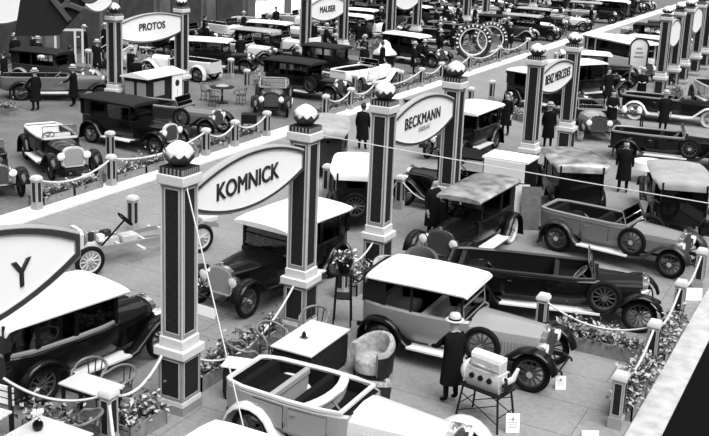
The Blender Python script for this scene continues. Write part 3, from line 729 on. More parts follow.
# wires
def wire(label, a, b, r=.012, sag=0):
    a, b = Vector(a), Vector(b); o = MB().tube([a.lerp(b, t/12)-Vector((0, 0, sag*4*(t/12)*(1-t/12))) for t in range(13)], r, 5).build('wire', M['pale'], None, 60); tag(o, label, 'wire')
wire('thin pale wire stretched from the nearest full sign over the hall to the right', (-10.35, 17.93, 4.25), (-2.0, 18.3, 4.0), .011, .02)
wire('thin pale wire slanting from the nearest pylon down to the floor', (-10.12, 13.4, 4.2), (-7.82, 12.17, .012), .012)

# ------------------------------------------------------------------ people
def person(label, x, y, deg, arm='down', hat=None, coat='coat', sc=1.0, bare=False):
    V = []; E = []; RR = []
    def v(p, r, parent=None):
        V.append(p); RR.append(r if isinstance(r, tuple) else (r, r)); i = len(V)-1
        if parent is not None: E.append((parent, i))
        return i
    pel = v((0, 0, .95), (.15, .12)); sp_ = v((.01, 0, 1.12), (.14, .11), pel); ch = v((.0, 0, 1.32), (.17, .12), sp_); nk = v((.0, 0, 1.47), (.06, .06), ch)
    hd = v((.02, 0, 1.57), (.075, .08), nk); h2 = v((.02, 0, 1.66), (.09, .10), hd); v((.01, 0, 1.73), (.07, .08), h2)
    nose = v((.105, 0, 1.62), .014, h2)
    for s in (-1, 1):
        v((.02, s*.09, 1.63), .014, h2)
        hp = v((0, s*.10, .88), (.095, .1), pel); kn = v((.03, s*.11, .5), (.065, .07), hp); an = v((-.01, s*.12, .1), (.045, .05), kn); v((.14, s*.14, .04), (.04, .035), an)
        sh = v((0, s*.19, 1.38), (.075, .075), ch)
        if arm == 'reach' and s > 0: el = (.18, s*.27, 1.15); wr_ = (.42, s*.2, 1.06)
        elif arm == 'both': el = (.1, s*.27, 1.12); wr_ = (.32, s*.14, 1.12)
        else: el = (-.03, s*.25, 1.1); wr_ = (.05, s*.26, .86)
        e_ = v(el, (.055, .055), sh); w_ = v(wr_, (.034, .04), e_); d = (Vector(wr_)-Vector(el)).normalized()
        pm = v(tuple(Vector(wr_)+d*.07), (.035, .022), w_); side = d.cross(Vector((0, 0, 1))) if abs(d.z) < .8 else Vector((1, 0, 0)); side.normalize()
        for k, ln in enumerate((.075, .085, .08, .06)):
            b_ = Vector(wr_)+d*.10+side*(.026-.018*k); p1_ = v(tuple(b_), .0095, pm); p2_ = v(tuple(b_+d*ln*.55), .009, p1_); v(tuple(b_+d*ln+Vector((.0, 0, -.012))), .008, p2_)
        b_ = Vector(wr_)+d*.04+side*.045; p1_ = v(tuple(b_), .011, pm); v(tuple(b_+d*.045+side*.012), .009, p1_)
    me = bpy.data.meshes.new('person'); me.from_pydata(V, E, []); o = bpy.data.objects.new('person', me); C.objects.link(o)
    sk = o.modifiers.new('skin', 'SKIN'); sk.use_smooth_shade = True; o.modifiers.new('subdiv', 'SUBSURF').levels = 1
    o.modifiers['subdiv'].render_levels = 1
    for i, r in enumerate(RR): me.skin_vertices[0].data[i].radius = r
    me.skin_vertices[0].data[0].use_root = True
    dg = bpy.context.evaluated_depsgraph_get(); dg.update()
    nm = bpy.data.meshes.new_from_object(o.evaluated_get(dg)); o.modifiers.clear(); o.data = nm; nm.name = 'person'
    nm.materials.clear(); nm.materials.append(M[coat]); nm.materials.append(M['skin'])
    hands = [Vector(V[i]) for i in range(len(V)) if RR[i][1] in (.022,)]
    for p in nm.polygons:
        c = p.center
        if c.z > 1.47 or any((c-h).length < .12 for h in hands): p.material_index = 1
        p.use_smooth = True
    o.location = (x, y, 0); o.rotation_euler = (0, 0, R(deg)); o.scale = (sc, sc, sc); tag(o, label, 'person')
    # overcoat
    m = MB(); rings = []
    for z, a, b_ in ((.42, .19, .25), (.7, .18, .23), (.98, .165, .21), (1.15, .155, .20), (1.32, .15, .235), (1.42, .11, .2), (1.475, .075, .085)):
        rings.append([(a*math.cos(t)+.0, b_*math.sin(t), z) for t in (2*math.pi*k/18 for k in range(18))])
    m.loft(rings).build('overcoat', M[coat], o, 60)
    m = MB()
    for s in (-1, 1): m.lathe([(0, -.004), (.011, -.002), (.011, .002), (0, .004)], (.098, s*.036, 1.655), 'X', 8)
    m.build('eyes', M['hair'], o)
    if hat:
        m = MB(); m.lathe([(0, 1.70), (.175, 1.70), (.18, 1.712), (.12, 1.72), (.115, 1.79), (.09, 1.835), (0, 1.845)], (.015, 0, 0), n=20); hh = m.build('hat', M[hat], o, 60)
        MB().lathe([(.117, 1.722), (.124, 1.722), (.122, 1.755), (.115, 1.755)], (.015, 0, 0), n=20).build('hat_band', M['coat'], hh, 60)
    else:
        m = MB(); m.loft([[(.0+a*math.cos(t)-.015, b_*math.sin(t), z+.03*(math.cos(t) > .3)) for t in (2*math.pi*k/14 for k in range(14))] for z, a, b_ in ((1.60, .085, .095), (1.68, .108, .108), (1.74, .095, .095), (1.785, .04, .04))])
        m.build('hair', M['hair'], o, 60)
    return o
g = at(449, 403); person('man in a dark overcoat and pale hat beside the white-roofed tourer', g.x, g.y+.05, 150, 'reach', 'hat', sc=.95)
MENS = [((622, 192), 'dark-coated person between the patchy-roofed and plain pale-roofed cars', -80, None, 'down'), ((662, 132), 'person in pale hat behind the black open tourer', -60, 'hat', 'down'), ((610, 131), 'dark figure left of the display table of bright parts', -70, None, 'both'),
        ((362, 150), 'dark-suited man standing between the nearest and middle signs', 100, None, 'down'), ((431, 239), 'dark figure leaning by the leather-roofed car, left of the middle sign', -20, None, 'reach'),
        ((547, 148), 'figure in pale hat between the crowded-word sign', -60, 'hat', 'down'), ((505, 135), 'dark figure beside the left pylon of the crowded-word sign', -100, None, 'down'),
        ((606, 104), 'dark figure right of the crowded-word sign', -40, None, 'down'), ((640, 104), 'figure in pale hat below the round-topped sign', -80, 'hat', 'both'),
        ((240, 66), 'dark figure right of the far spare wheel', -60, None, 'down'), ((186, 62), 'figure in pale hat right of the back left oval sign', -20, 'hat', 'down'), ((195, 66), 'dark figure right of the back left oval sign', -70, None, 'down'),
        ((385, 45), 'small dark figure near the top middle pylon', -90, None, 'down'), ((447, 98), 'dark-coated person behind the right pylon of the middle sign', -90, None, 'down')]
for q, lb, dg_, ht, am in MENS:
    g = at(*q); person(lb, g.x, g.y, dg_, am, ht)
# ------------------------------------------------------------------ the cars on show
PLACED = []
def rect(c, deg, hl, hw):
    u = Vector((math.cos(R(deg)), math.sin(R(deg)))); n = Vector((-u.y, u.x)); c = Vector((c[0], c[1])); return c, u, n, hl, hw
def hit(a, b):
    for ax in (a[1], a[2], b[1], b[2]):
        ra = a[3]*abs(a[1].dot(ax))+a[4]*abs(a[2].dot(ax)); rb = b[3]*abs(b[1].dot(ax))+b[4]*abs(b[2].dot(ax))
        if abs((a[0]-b[0]).dot(ax)) > ra+rb: return False
    return True
def free(r): return not any((r[0]-q[0]).length < 6 and hit(r, q) for q in PLACED)
for x, y, _, _ in rows: PLACED.append(rect((x, y), 0, .4, .5))
def pc(x, y, deg, label, name='open_tourer', sc=1.0, cat='car', **kw):
    o = build_car(name, label, cat, **kw); car_at(o, x, y, deg, sc=sc)
    hl = (kw.get('wb', 3.1)+1.5)/2; c = (x+(hl-.8)*math.cos(R(deg)), y+(hl-.8)*math.sin(R(deg))); PLACED.append(rect(c, deg, hl, .92)); return o
pc(-8.42, 13.6, 0, 'pale silver open tourer with two dark cockpits, nearest whole car at the bottom', body='silver', hood='pale', fend='pale', edge='pale', dual=True, divider=True, screen=False, wb=3.2, w=.72, cowl=1.72, seat='trim')  # bonnet paler than the sides, top light put into its paint
pc(-8.3, 18.12, 1.5, 'long grey touring car with white roof beside the man in the hat', 'touring_car', kind='top', body='mid', hood='silver', roof='canvas', wb=3.12, cowl=1.8, w=.76, spare='side', sparex=2.15, seat='seat', roof0=-.42, roof1=1.78, tail=-.5, belt=1.1)  # bonnet lighter than the same-coloured body, sky light put into its paint
pc(-7.75, 21.25, 15.5, 'long black open tourer behind the flower planter', edge='char', spare='side', seat='dark', wb=3.65, cowl=2.75, w=.76, hood='dark')
pc(-7.15, 26.65, -8, 'grey open tourer with white running board, right of middle', body='grey', hood='mid', fend='char', edge='mid', spare='both', wb=3.1, cowl=1.95)
pc(-8.3, 38.4, 8, 'black open tourer with pale-edged cockpit at the right', edge='mid', spare='side', wb=3.3, fend='dark', cowl=2.1)
pc(-11.95, 20.95, -96, 'black sedan with white roof under the nearest full sign, facing the viewer', 'sedan', kind='sedan', w=.80, wb=3.3, seat='seatmid', rad='corepale')
pc(-13.1, 12.42, 79, 'black limousine with white roof behind the cropped Y sign', 'limousine', kind='sedan', w=.78, wb=2.75, cowl=1.8, edge='mid')  # grey belt edge: moulding with its highlight put into the colour
pc(-7.15, 10.2, 0, 'car with plain white roof cropped by the bottom edge', 'touring_car', kind='top', body='mid', hood='pale')
pc(-12.85, 24.95, 116, 'dark car with bulging white roof seen from behind, left of the middle sign', 'touring_car', kind='sedan', w=.70, spare='rear', body='dark', wb=2.7, cowl=1.6)
pc(-9.2, 25.95, -92, 'black touring car with leather roof blotched with painted highlights, facing the viewer', 'touring_car', kind='top', roof='leather', w=.62, spare=None, tyre='rubberpale', wb=3.1, roof1=2.2, spoke='spokepale')
pc(-7.85, 29.7, 118, 'black car with patchy leather roof seen from behind', 'touring_car', kind='sedan', roof='leather', w=.84, body='black', spare='left', wb=2.6, cowl=1.6)
pc(-4.75, 29.5, 108, 'black car with plain pale roof at the right edge, seen from behind', 'sedan', kind='sedan', roof='greycanvas', w=.8)
pc(-16.4, 29.2, 118, 'dark car with flat grey roof between the nearest and middle signs', 'sedan', kind='sedan', roof='greycanvas', w=.85, body='char', roof0=-.8)
pc(-13.65, 36.7, -92, 'dark car with pale roof behind the right pylon of the middle sign', 'sedan', kind='sedan', w=.75)
pc(-17.0, 38.3, 30, 'small dark roadster behind the middle sign', 'roadster', wb=2.6, cowl=1.5, screen=False, edge='char')
pc(-15.2, 46.4, -20, 'dark car with thin white roof left of the crowded-word sign', 'touring_car', kind='top', roof='canvas', w=.7)
pc(-14.1, 49.3, 58, 'big black limousine with white roof right of the crowded-word sign', 'limousine', kind='sedan', w=.85, wb=3.4, roofz=1.8)
pc(-9.9, 46.8, 5, 'long black open car with pale front fender at the right edge', fend='pale', edge='mid', tyre='rubberpale', spoke='spokepale', wb=3.2)
pc(-7.9, 53.6, -62, 'white-bonneted car facing the viewer below the far right pylons', body='pale', hood='pale', fend='mid')
pc(-4.75, 52.1, -68, 'pale-roofed car at the right edge above the long black open car', 'touring_car', kind='top', body='grey')
pc(-15.3, 54.6, 20, 'dark car with white roof under the round-topped sign', 'sedan', kind='sedan', w=.8)
pc(-22.0+.0-3.55, 28.85, -3, 'black car with pale windscreen visor left of the small kiosk, bonnet to the aisle', 'sedan', kind='sedan', roof='blackcanvas', seat='seatmid', shell='pale', lamps='pale')
pc(-25.8, 31.5, 7, 'grey open tourer in front of the small kiosk', body='char', hood='grey', fend='dark', spare='side', edge='mid')
pc(-25.35, 25.6, -30, 'dark open tourer with pale radiator and white seats, facing the aisle', edge='pale', seat='white', rad='corepale', shell='pale', hood='dark')
pc(-25.5, 22.6, -30, 'dark car at the left edge showing one front wheel', body='black')
pc(-24.55, 39.1, -60, 'dark open tourer facing the viewer with bright headlamps', hood='char', seat='seat', edge='mid', shell='dark', lamps='nickel')
pc(-25.7, 41.6, -2, 'black car with grey roof behind the headlamp-facing tourer', 'sedan', kind='sedan', roof='blackcanvas', spare='side', w=.75)
pc(-33.6, 44.4, 20, 'long dark limousine with thin white roof in the back stands', 'limousine', kind='sedan', wb=3.5, cowl=2.4, w=.8)
pc(-27.0, 47.3, -3, 'dark closed car below the top middle oval sign', 'sedan', kind='sedan', roof='blackcanvas', wb=2.6, cowl=1.6)
pc(-23.5, 44.2, 80, 'white streamlined open car by the flower tub', 'roadster', body='white', hood='white', fend='white', edge='white', disc=True, tail=-.8)
pc(-36.6, 42.0, 120, 'pale open car showing its rear spare wheel', body='pale', spare='rear', fend='mid')
pc(-26.2, 55.3, -10, 'dark car with white roof right of the flower tub', 'touring_car', kind='top')
pc(-33.9, 33.0, 38, 'long grey racing car left of the back left oval sign', 'racing_car', body='grey', hood='grey', fend='dark', screen=False, lamps=0, tail=-.9, wb=3.4, spare='rear')
b = build_car('omnibus', 'long pale omnibus with white roof and window band below the far right pylons', 'bus', kind='sedan', body='pale', w=1.0, wb=4.2, cowl=3.9, roofz=2.1, belt=1.3, fend='mid', hood='pale', roof1=4.1, win='glass')
car_at(b, -15.2, 60.2, -38); PLACED.append(rect((-13.5, 58.9), -38, 3.0, 1.2))
# pale delivery van behind the leather-roofed car
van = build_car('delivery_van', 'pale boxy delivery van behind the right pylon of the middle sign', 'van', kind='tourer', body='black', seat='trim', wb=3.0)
m = MB(); m.box(-.75, .6, -.5, .5, .62, 1.84); m.build('cargo_box', M['dark'], van, bevel=.03); MB().box(-.78, .63, -.52, .52, 1.82, 1.88).build('cargo_roof', M['white'], van)  # dark box puts the shade on the pale van's side into the colour
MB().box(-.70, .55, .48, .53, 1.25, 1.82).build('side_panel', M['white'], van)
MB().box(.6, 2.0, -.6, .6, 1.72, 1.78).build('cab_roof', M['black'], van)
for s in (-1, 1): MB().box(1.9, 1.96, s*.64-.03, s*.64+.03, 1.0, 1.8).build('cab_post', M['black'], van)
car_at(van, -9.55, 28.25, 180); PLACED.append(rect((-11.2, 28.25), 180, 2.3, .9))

pc(-11.5, 43.3, -62, 'dark car with pale front tyres facing the viewer right of the crowded-word sign', edge='mid', tyre='rubberpale', spoke='spokepale', hood='mid')
# bare show chassis
ch = empty('show_chassis', 'bare pale car chassis on show left of the nearest pylon', 'chassis', (-15.65, 20.75, 0), R(-111))
for s in (-1, 1):
    m = MB(); m.loft([[(x, s*k-.03, z), (x, s*k+.03, z), (x, s*k+.03, z+.11), (x, s*k-.03, z+.11)] for x, k, z in ((-.7, .42, .50), (-.3, .42, .62), (.4, .42, .46), (2.2, .40, .46), (3.2, .36, .5), (3.6, .36, .44))]); m.build('side_rail', M['mid'], ch)
for x in (-.5, .6, 1.4, 2.1): MB().box(x, x+.07, -.42, .42, .48, .55).build('cross_member', M['pale'], ch)
MB().cyl((0, -.68, .38), (0, .68, .38), .045).build('rear_axle', M['mid'], ch); MB().cyl((3.1, -.68, .38), (3.1, .68, .38), .035).build('front_axle', M['mid'], ch)
MB().cyl((.1, 0, .4), (1.9, 0, .55), .04).build('drive_shaft', M['mid'], ch)
MB().loft([[(x, -.15*k, .42), (x, -.19*k, .52), (x, -.14*k, .64), (x, .14*k, .64), (x, .19*k, .52), (x, .15*k, .42)] for x, k in ((2.0, .5), (2.3, .7), (2.35, 1), (2.95, 1), (3.0, .8))]).build('crankcase', M['alu'], ch)
for k in range(4): MB().lathe([(0, .62), (.07, .62), (.075, .8), (.06, .86), (0, .87)], (2.43+.15*k, 0, 0), n=12).build('cylinder', M['mid' if k % 2 else 'char'], ch)
MB().box(2.1, 2.3, -.3, -.12, .6, .78).build('magneto', M['char'], ch, bevel=.02); MB().box(2.5, 2.66, .12, .3, .66, .84).build('carburettor', M['white'], ch, bevel=.02)
MB().box(1.5, 1.95, -.16, .16, .46, .66).build('gearbox', M['alu'], ch, bevel=.04)
MB().tube([(2.4, -.1, .8), (2.5, -.24, .78), (2.8, -.26, .74), (2.95, -.28, .5)], .04, 8).build('exhaust_manifold', M['nickel'], ch, 60)
MB().lathe([(0, 2.95), (.24, 2.95), (.24, 2.99), (0, 2.99)], (0, 0, .8), 'X', 14).build('fan', M['mid'], ch)
MB().loft([[(x, y, z) for y, z in ((.3, .5), (.32, .95), (.2, 1.06), (-.2, 1.06), (-.32, .95), (-.3, .5))] for x in (3.06, 3.16)]).build('radiator', M['pale'], ch)
m = MB(); m.T = Matrix.Translation((1.95, .3, 1.14)) @ Vector((-.75, 0, .66)).to_track_quat('Z', 'Y').to_matrix().to_4x4()
m.torus((0, 0, 0), .22, .02, 'Z', 22, 6)
for k in range(4): m.cyl((0, 0, 0), (.22*math.cos(1.57*k), .22*math.sin(1.57*k), 0), .014)
m.cyl((0, 0, 0), (0, 0, -1.0), .025); m.build('steering_wheel', M['trim'], ch)
MB().box(-.75, -.25, -.4, .4, .62, .84).build('fuel_tank', M['pale'], ch, bevel=.06)
Pc = dict(DEF); Pc['spoke'] = 'spokepale'
for x in (0, 3.1):
    for s in (-1, 1): add_wheel(ch, x, s*.68, .38, Pc)
for x, y in ((.7, .6), (1.7, .6), (.7, -.6), (1.7, -.6)): MB().box(x-.04, x+.04, y-.2, y+.2, .44, .48).build('step_bracket', M['pale'], ch)
PLACED.append(rect((-16.2, 19.3), -111, 2.3, .9))

# kiosk
kx0, kx1, ky0, ky1 = -27.7, -26.5, 32.5, 34.8
ks = empty('kiosk', 'small wooden kiosk with white pitched roof below the back left oval sign', 'kiosk', ((kx0+kx1)/2, (ky0+ky1)/2, 0)); cx_, cy_ = (kx1-kx0)/2, (ky1-ky0)/2
MB().box(-cx_, cx_, -cy_, cy_, 0, 1.72).build('kiosk_wall', M['wood'], ks)
MB().loft([[(-cx_-.12, y, 1.72), (-cx_-.12, y, 1.78), (0, y, 1.95), (cx_+.12, y, 1.78), (cx_+.12, y, 1.72)] for y in (-cy_-.12, cy_+.12)]).build('kiosk_roof', M['canvas'], ks)
for x0, x1 in ((-.56, -.08), (.08, .54)): MB().box(x0, x1, -cy_-.02, -cy_+.01, .95, 1.55).build('kiosk_window', M['seat'], ks)
MB().box(cx_-.01, cx_+.02, -.75, -.05, .95, 1.55).build('kiosk_window', M['seat'], ks)
pp = empty('poster', 'tall white poster with a round dark emblem on the kiosk corner', 'poster', (kx1+.06, ky1-.42, .35), 0)
MB().box(-.02, .02, -.33, .33, 0, 1.4).build('poster_board', M['paper'], pp); MB().cyl((.018, 0, 1.0), (.026, 0, 1.0), .14, n=16).build('emblem', M['char'], pp)
MB().box(.018, .026, -.012, .012, .1, .75).build('centre_line', M['inkgrey'], pp)
PLACED.append(rect((-27.2, 33.2), 0, .9, 1.5))
wt = empty('round_table', 'low round table with white cloth beside the plain pale-roofed car', 'table', at(648, 182))
MB().lathe([(0, .70), (.55, .70), (.6, .5), (.62, .5), (.57, .735), (0, .74)], n=20).build('tablecloth', M['white'], wt, 50); MB().lathe([(0, 0), (.28, 0), (.28, .04), (.06, .08), (.06, .70), (0, .70)], n=14).build('pedestal', M['wood'], wt)
sc_ = at(626, 129); dt = empty('display_table', 'small display table of bright parts beyond the black open tourer', 'table', sc_, R(20))
MB().box(-.7, .7, -.35, .35, .70, .74).build('tabletop', M['wood'], dt)
for s in (-1, 1):
    for t in (-1, 1): MB().box(s*.62-.03, s*.62+.03, t*.28-.03, t*.28+.03, 0, .70).build('leg', M['wood'], dt)
for k in range(4):
    o = MB().lathe([(0, 0), (.11, 0), (.12, .12), (.07, .2+.05*(k % 2)), (0, .24+.05*(k % 2))], n=12).build('display_part', M['white' if k % 2 else 'nickel'], None, 50)
    o.location = (sc_.x+(-.48+.32*k)*math.cos(R(20)), sc_.y+(-.48+.32*k)*math.sin(R(20)), .74)
    tag(o, 'small bright turned part standing on the far display table', 'machine part', 'bright parts on the display table')
# stool, round table, tub of flowers, tyre emblems, framed sign
st = empty('stool', 'small black square stool by the far rope barrier', 'stool', at(249, 135), R(30))
MB().box(-.3, .3, -.25, .25, .5, .85).build('stool_box', M['iron'], st)
for s in (-1, 1):
    for t in (-1, 1): MB().cyl((s*.3, t*.25, 0), (s*.26, t*.21, .5), .025, n=6).build('leg', M['iron'], st)
g = at(222, 103); rt = empty('round_table', 'small round table with pale cloth left of the headlamp-facing tourer', 'table', g)
MB().lathe([(0, .72), (.55, .72), (.56, .75), (0, .77)], n=20).build('tabletop', M['wood'], rt, 50); MB().lathe([(0, 0), (.3, 0), (.3, .04), (.05, .08), (.05, .72), (0, .72)], n=14).build('pedestal', M['wood'], rt)
MB().lathe([(0, .772), (.3, .772), (.32, .79), (.15, .86), (0, .88)], n=16).build('flower_mound', M['seat'], rt, 60)
for dx, dy, dg_, nm in ((-.9, 0, 0, 'left of'), (.2, -.9, 95, 'in front of'), (.9, .2, 190, 'right of')): chair(g.x+dx, g.y+dy, dg_, 'dark bentwood armchair %s the far round table' % nm)
g = at(384, 69); tb = empty('flower_tub', 'square dark tub heaped with white flowers, top middle', 'planter', g, R(20))
MB().loft([[(s*a, t*a, z) for s, t in ((-1, -1), (1, -1), (1, 1), (-1, 1))] for a, z in ((.5, 0), (.62, .8), (.66, .85))]).build('tub', M['wood'], tb)
m = MB(); rings = []
for r, z in ((.62, .84), (.6, 1.0), (.4, 1.2), (.25, 1.5), (.1, 1.62), (.02, 1.66)): rings.append([(r*(1+.12*math.sin(4*t+z*9))*math.cos(t), r*(1+.12*math.sin(4*t+z*9))*math.sin(t), z) for t in (2*math.pi*k/18 for k in range(18))])
m.loft(rings).build('white_flowers', [M['white']], tb, 60); PLACED.append(rect(g, 0, .8, .8))
for q, nm, dx in (((473, 45), 'left', 0), ((490, 42), 'right', .0)):
    c = atX(*q, -22.7+dx); te = empty('tyre_emblem', 'giant upright tyre advertisement ring, %s of the overlapping pair' % nm, 'sign', (c.x, c.y, 0), R(-62))
    zc = c.z+.2; c.z = zc; MB().torus((0, 0, c.z), 1.0, .14, 'X', 36, 8).build('tyre_ring', M['char'], te, 60); MB().torus((.02, 0, c.z), .82, .05, 'X', 36, 6).build('pale_rim', M['white'], te, 60)
    for k in range(14):
        a = R(200-15*k) if nm == 'left' else R(170-13*k); l = 1.0
        m = MB(); m.rbox(.13, l*math.cos(a), c.z+l*math.sin(a), .02, .09, .14, rx=a-R(90)); m.build('raised_letter', M['white'], te)
    for s in (-1, 1): MB().cyl((0, s*.5, 0), (0, s*.5, c.z-.8), .04).build('post', M['pale'], te)
    MB().box(-.25, .25, -.6, .6, 0, .08).build('base', M['mid'], te)
rs = empty('round_top_sign', 'tall white round-topped sign on a post left of the far right pylons', 'sign', (-11.7, 54.4, 0), R(-68))
m = MB(); ol = [(-.45, 1.35), (.45, 1.35)]+[(.45*math.cos(R(a)), 2.3+.45*math.sin(R(a))) for a in range(0, 181, 15)]
m.loft([[(x, y, z) for y, z in ol] for x in (-.05, .05)]).build('sign_panel', M['signwhite'], rs)
m = MB(); m.tube([(.05, .45, 1.35)]+[(.05, .47*math.cos(R(a)), 2.3+.47*math.sin(R(a))) for a in range(0, 181, 15)]+[(.05, -.45, 1.35)], .05, 6).build('sign_rim', M['char'], rs, 60)
for k in range(3): MB().box(.05, .058, -.25+.05*k, .25-.05*k, 1.75+.22*k, 1.84+.22*k).build('faded_line', M['inkgrey'], rs)
for s in (-1, 1): MB().cyl((0, s*.35, 0), (0, s*.35, 1.4), .04).build('post', M['mid'], rs)
# doorway-like pale frame in the left back
a, b_ = at(56, 63), at(83, 63); d = (b_-a); fz = empty('gateway', 'pale open doorway-like frame in the top left stands', 'gateway', ((a+b_)/2), math.atan2(d.y, d.x)); Lh = d.length/2
for x in (-Lh, Lh*.45, Lh): MB().box(x-.06, x+.06, -.06, .06, 0, 1.75).build('upright', M['pale'], fz)
MB().box(-Lh-.06, Lh+.06, -.06, .06, 1.75, 1.87).build('lintel', M['pale'], fz)
# poster boards under the top middle oval sign
for q, wd, hh, lb in (((315, 47), .62, .95, 'larger white notice board beneath the top middle oval sign'), ((325, 47), .5, .6, 'smaller white notice board beneath the top middle oval sign')):
    c = atX(q[0], q[1]-8, -27.6); nb = empty('notice_board', lb, 'sign', (c.x, c.y, 0), R(0)); MB().box(-.03, .03, -wd, wd, .5, .5+hh*1.5).build('board', M['paper'], nb); MB().box(-.04, -.03, -.05, .05, 0, .9).build('post', M['wood'], nb)
# hanging banner, top left
c = EYE+(CF*FOC+CR*(48-PCX)-CU*(8-PCY)).normalized()*15.0
bn = empty('hanging_banner', 'black hanging banner with grey letters in the top left corner', 'banner', c); q_ = Matrix((CR, CU, -CF)).transposed()
bn.rotation_euler = (R(90), 0, R(27))
s_ = 15/1024
m = MB(); NX = 14
pts = [(-21, 34), (-33, -28), (9, -26), (35, 2), (36, 34)]
front = [((x)*s_, (y)*s_, 0.0) for x, y in pts]; back = [(x, y, z-.012) for x, y, z in front]
m.loft([back, front]); m.build('banner_cloth', M['banner'], bn)
for x_ in (-18, 30): MB().cyl((x_*s_, 33*s_, 0), (x_*s_, 33*s_+5, 0), .012).build('hanging_cord', M['rope'], bn)
text('RU', 40*s_, M['bannerink'], bn, loc=(30*s_, 12*s_, .03), rot=(0, 0, R(38)), ex=.004)

# ------------------------------------------------------------------ crowded far stands
LO = {}
def lo_proto(i):
    kinds = [dict(name='open_tourer', body='black', fend='black', edge='mid', seat='seatmid'), dict(name='sedan', kind='sedan', body='black', roof='greycanvas'), dict(name='sedan', kind='sedan', body='dark', roof='canvas', fend='dark'),
             dict(name='open_tourer', body='mid', hood='pale', fend='dark', edge='pale', seat='seat'), dict(name='touring_car', kind='top', body='char', roof='blackcanvas', fend='mid'), dict(name='open_tourer', body='pale', hood='white', fend='pale', seat='trim')]
    k = dict(kinds[i]); n = k.pop('name'); return build_car(n, 'x', 'car', lo=True, **k)
DESC = ['black open car', 'black closed car with grey roof', 'dark closed car with white roof', 'grey open car with pale bonnet', 'dark hooded touring car', 'pale open car']
protos = {}
for o in list(C.objects):
    if o.parent is None and o.name.startswith(('barrier_post', 'tyre_emblem', 'round_top', 'gateway', 'notice_board', 'person', 'round_table', 'stool', 'planter_box', 'bentwood')):
        hl, hw = {'planter_box': (1.6, .4), 'round_table': (.6, .6), 'gateway': (1.3, .2), 'tyre_emblem': (.4, 1.1)}.get(o.name.split('.')[0], (.3, .3))
        PLACED.append(rect(o.location, math.degrees(o.rotation_euler.z), hl, hw))
NAMED = {'far behind the top middle oval sign': 0, 'beyond the far right pylons': 0}
def filler(x0, x1, y0, y1, zone, base, dx=4.55, dy=2.0):
    y = y0; row = 0
    while y < y1:
        x = x0+(row % 2)*1.3 ; tilt = base+rnd.choice((0, 0, -10, 8))
        while x < x1:
            deg = tilt+rnd.choice((0, 0, 180)); c = (x+rnd.uniform(-.2, .2), y+rnd.uniform(-.08, .08)); r = rect(c, deg, 2.2, .88)
            if free(r):
                i = rnd.choice((0, 0, 1, 2, 3, 3, 4, 5))
                if i not in protos: protos[i] = lo_proto(i); o = protos[i]
                else: o = copy_tree(protos[i])
                car_at(o, c[0]-1.4*math.cos(R(deg)), c[1]-1.4*math.sin(R(deg)), deg, 'small %s crowded in %s' % (DESC[i], zone), 'far cars in the crowded stands'); PLACED.append(r)
            x += dx
        y += dy; row += 1
filler(-33.8, -22.8, 46.5, 112, 'behind the top middle oval sign', 0)
filler(-39.0, -36.9, 36, 112, 'along the left wall', 0)
filler(-15.5, -4.5, 55.5, 118, 'beyond the far right pylons', 0)
filler(-36.5, -30.8, 26, 46, 'left of the back left oval sign', 0)
filler(-33, -27.5, 18, 27, 'at the left edge', -30, 4.6, 2.1)
# visitors and potted greenery filling the gaps
PPL = []
def crowd(x0, x1, y0, y1, n, zone):
    for k in range(n):
        c = (rnd.uniform(x0, x1), rnd.uniform(y0, y1)); r = rect(c, 0, .45, .45)
        if not free(r): continue
        PLACED.append(r)
        i = rnd.randrange(3)
        while len(PPL) <= i: PPL.append(person('x', 0, 0, 0, ('down', 'both', 'reach')[len(PPL)], (None, 'hat', 'hat')[len(PPL)])); PPL[-1]['new'] = 1
        o = PPL[i]
        if 'new' in o: del o['new']
        else: o = copy_tree(o)
        place(o, c[0], c[1], 0, rnd.uniform(0, 6.28), 'dark-coated visitor %s among cars %s' % (('bareheaded', 'in pale hat', 'in pale hat, arm out,')[i], zone)); o['group'] = 'visitors in the far stands'
crowd(-34, -22, 42, 90, 150, 'behind the top middle oval sign'); crowd(-40.8, -30, 30, 75, 130, 'along the left wall'); crowd(-16, -4, 52, 90, 90, 'beyond the far right pylons')
for o in PPL:
    if 'new' in o: bpy.data.objects.remove(o)
GREEN = []
def green(x0, x1, y0, y1, n, zone):
    for k in range(n):
        c = (rnd.uniform(x0, x1), rnd.uniform(y0, y1)); deg = rnd.choice((0, 90)); r = rect(c, deg, .75, .32)
        if not free(r): continue
        PLACED.append(r)
        if not GREEN: o = planter((-.7, 0), (.7, 0), 'x', w=.5, plant=.6, dens=120, light=.3); GREEN.append(o)
        else: o = copy_tree(GREEN[0])
        place(o, c[0], c[1], 0, R(deg), 'short leafy planter between the far cars '+zone); o['group'] = 'planters in the far stands'
green(-34, -22.5, 42, 90, 170, 'behind the top middle oval sign'); green(-40.2, -30, 28, 80, 130, 'along the left wall'); green(-16, -4, 52, 90, 110, 'beyond the far right pylons')
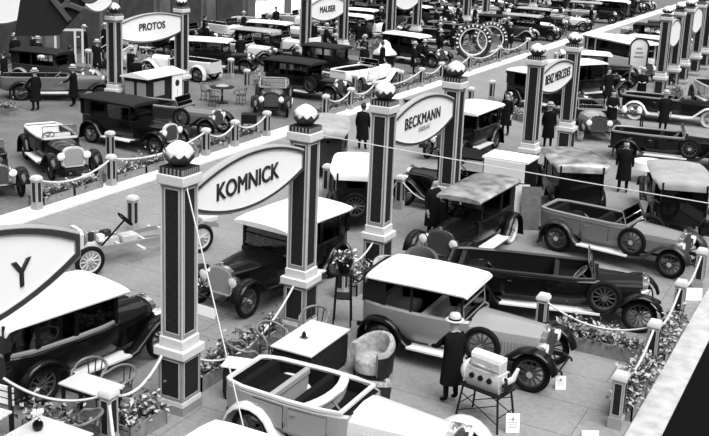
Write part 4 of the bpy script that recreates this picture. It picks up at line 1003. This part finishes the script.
# ------------------------------------------------------------------ light: a bright glass roof overhead, unseen; its bays and trusses are patterned into the sky for highlights
w = bpy.data.worlds.new('world'); bpy.context.scene.world = w; w.use_nodes = True; nt = w.node_tree
N = lambda t: nt.nodes.new(t)
bg = nt.nodes['Background']; tc = N('ShaderNodeTexCoord'); sp = N('ShaderNodeSeparateXYZ'); rp = N('ShaderNodeValToRGB')
nt.links.new(tc.outputs['Generated'], sp.inputs[0]); nt.links.new(sp.outputs['Z'], rp.inputs['Fac'])
e = rp.color_ramp.elements; e[0].position = 0; e[0].color = (.015, .015, .015, 1); e[1].position = 1; e[1].color = (1, 1, 1, 1)
k = rp.color_ramp.elements.new(.25); k.color = (.07, .07, .07, 1); k = rp.color_ramp.elements.new(.62); k.color = (.7, .7, .7, 1)
def math_(op, a, b):
    n = N('ShaderNodeMath'); n.operation = op
    for i, v in enumerate((a, b)):
        if hasattr(v, 'links'): nt.links.new(v, n.inputs[i])
        else: n.inputs[i].default_value = v
    return n.outputs[0]
z = math_('MAXIMUM', sp.outputs['Z'], .08)
def bays(o, freq, duty): return math_('LESS_THAN', math_('FRACT', math_('MULTIPLY', math_('DIVIDE', o, z), freq), 0), duty)
g = math_('MULTIPLY', bays(sp.outputs['X'], 1.1, .62), bays(sp.outputs['Y'], 1.7, .8))
mul = N('ShaderNodeVectorMath'); mul.operation = 'SCALE'; nt.links.new(rp.outputs['Color'], mul.inputs[0]); nt.links.new(math_('ADD', math_('MULTIPLY', g, 1.75), .12), mul.inputs['Scale'])
nt.links.new(mul.outputs[0], bg.inputs['Color'])
bg.inputs['Strength'].default_value = .85
s = bpy.data.lights.new('skylight_sun', 'SUN'); s.energy = 3.3; s.angle = R(45); so = bpy.data.objects.new('skylight_sun', s); C.objects.link(so)
so.rotation_euler = Vector((-.55, .30, -1)).to_track_quat('-Z', 'Y').to_euler()
vs = bpy.context.scene.view_settings; vs.view_transform = 'Standard'; vs.look = 'None'; vs.gamma = 1; vs.use_curve_mapping = False; vs.exposure = .55
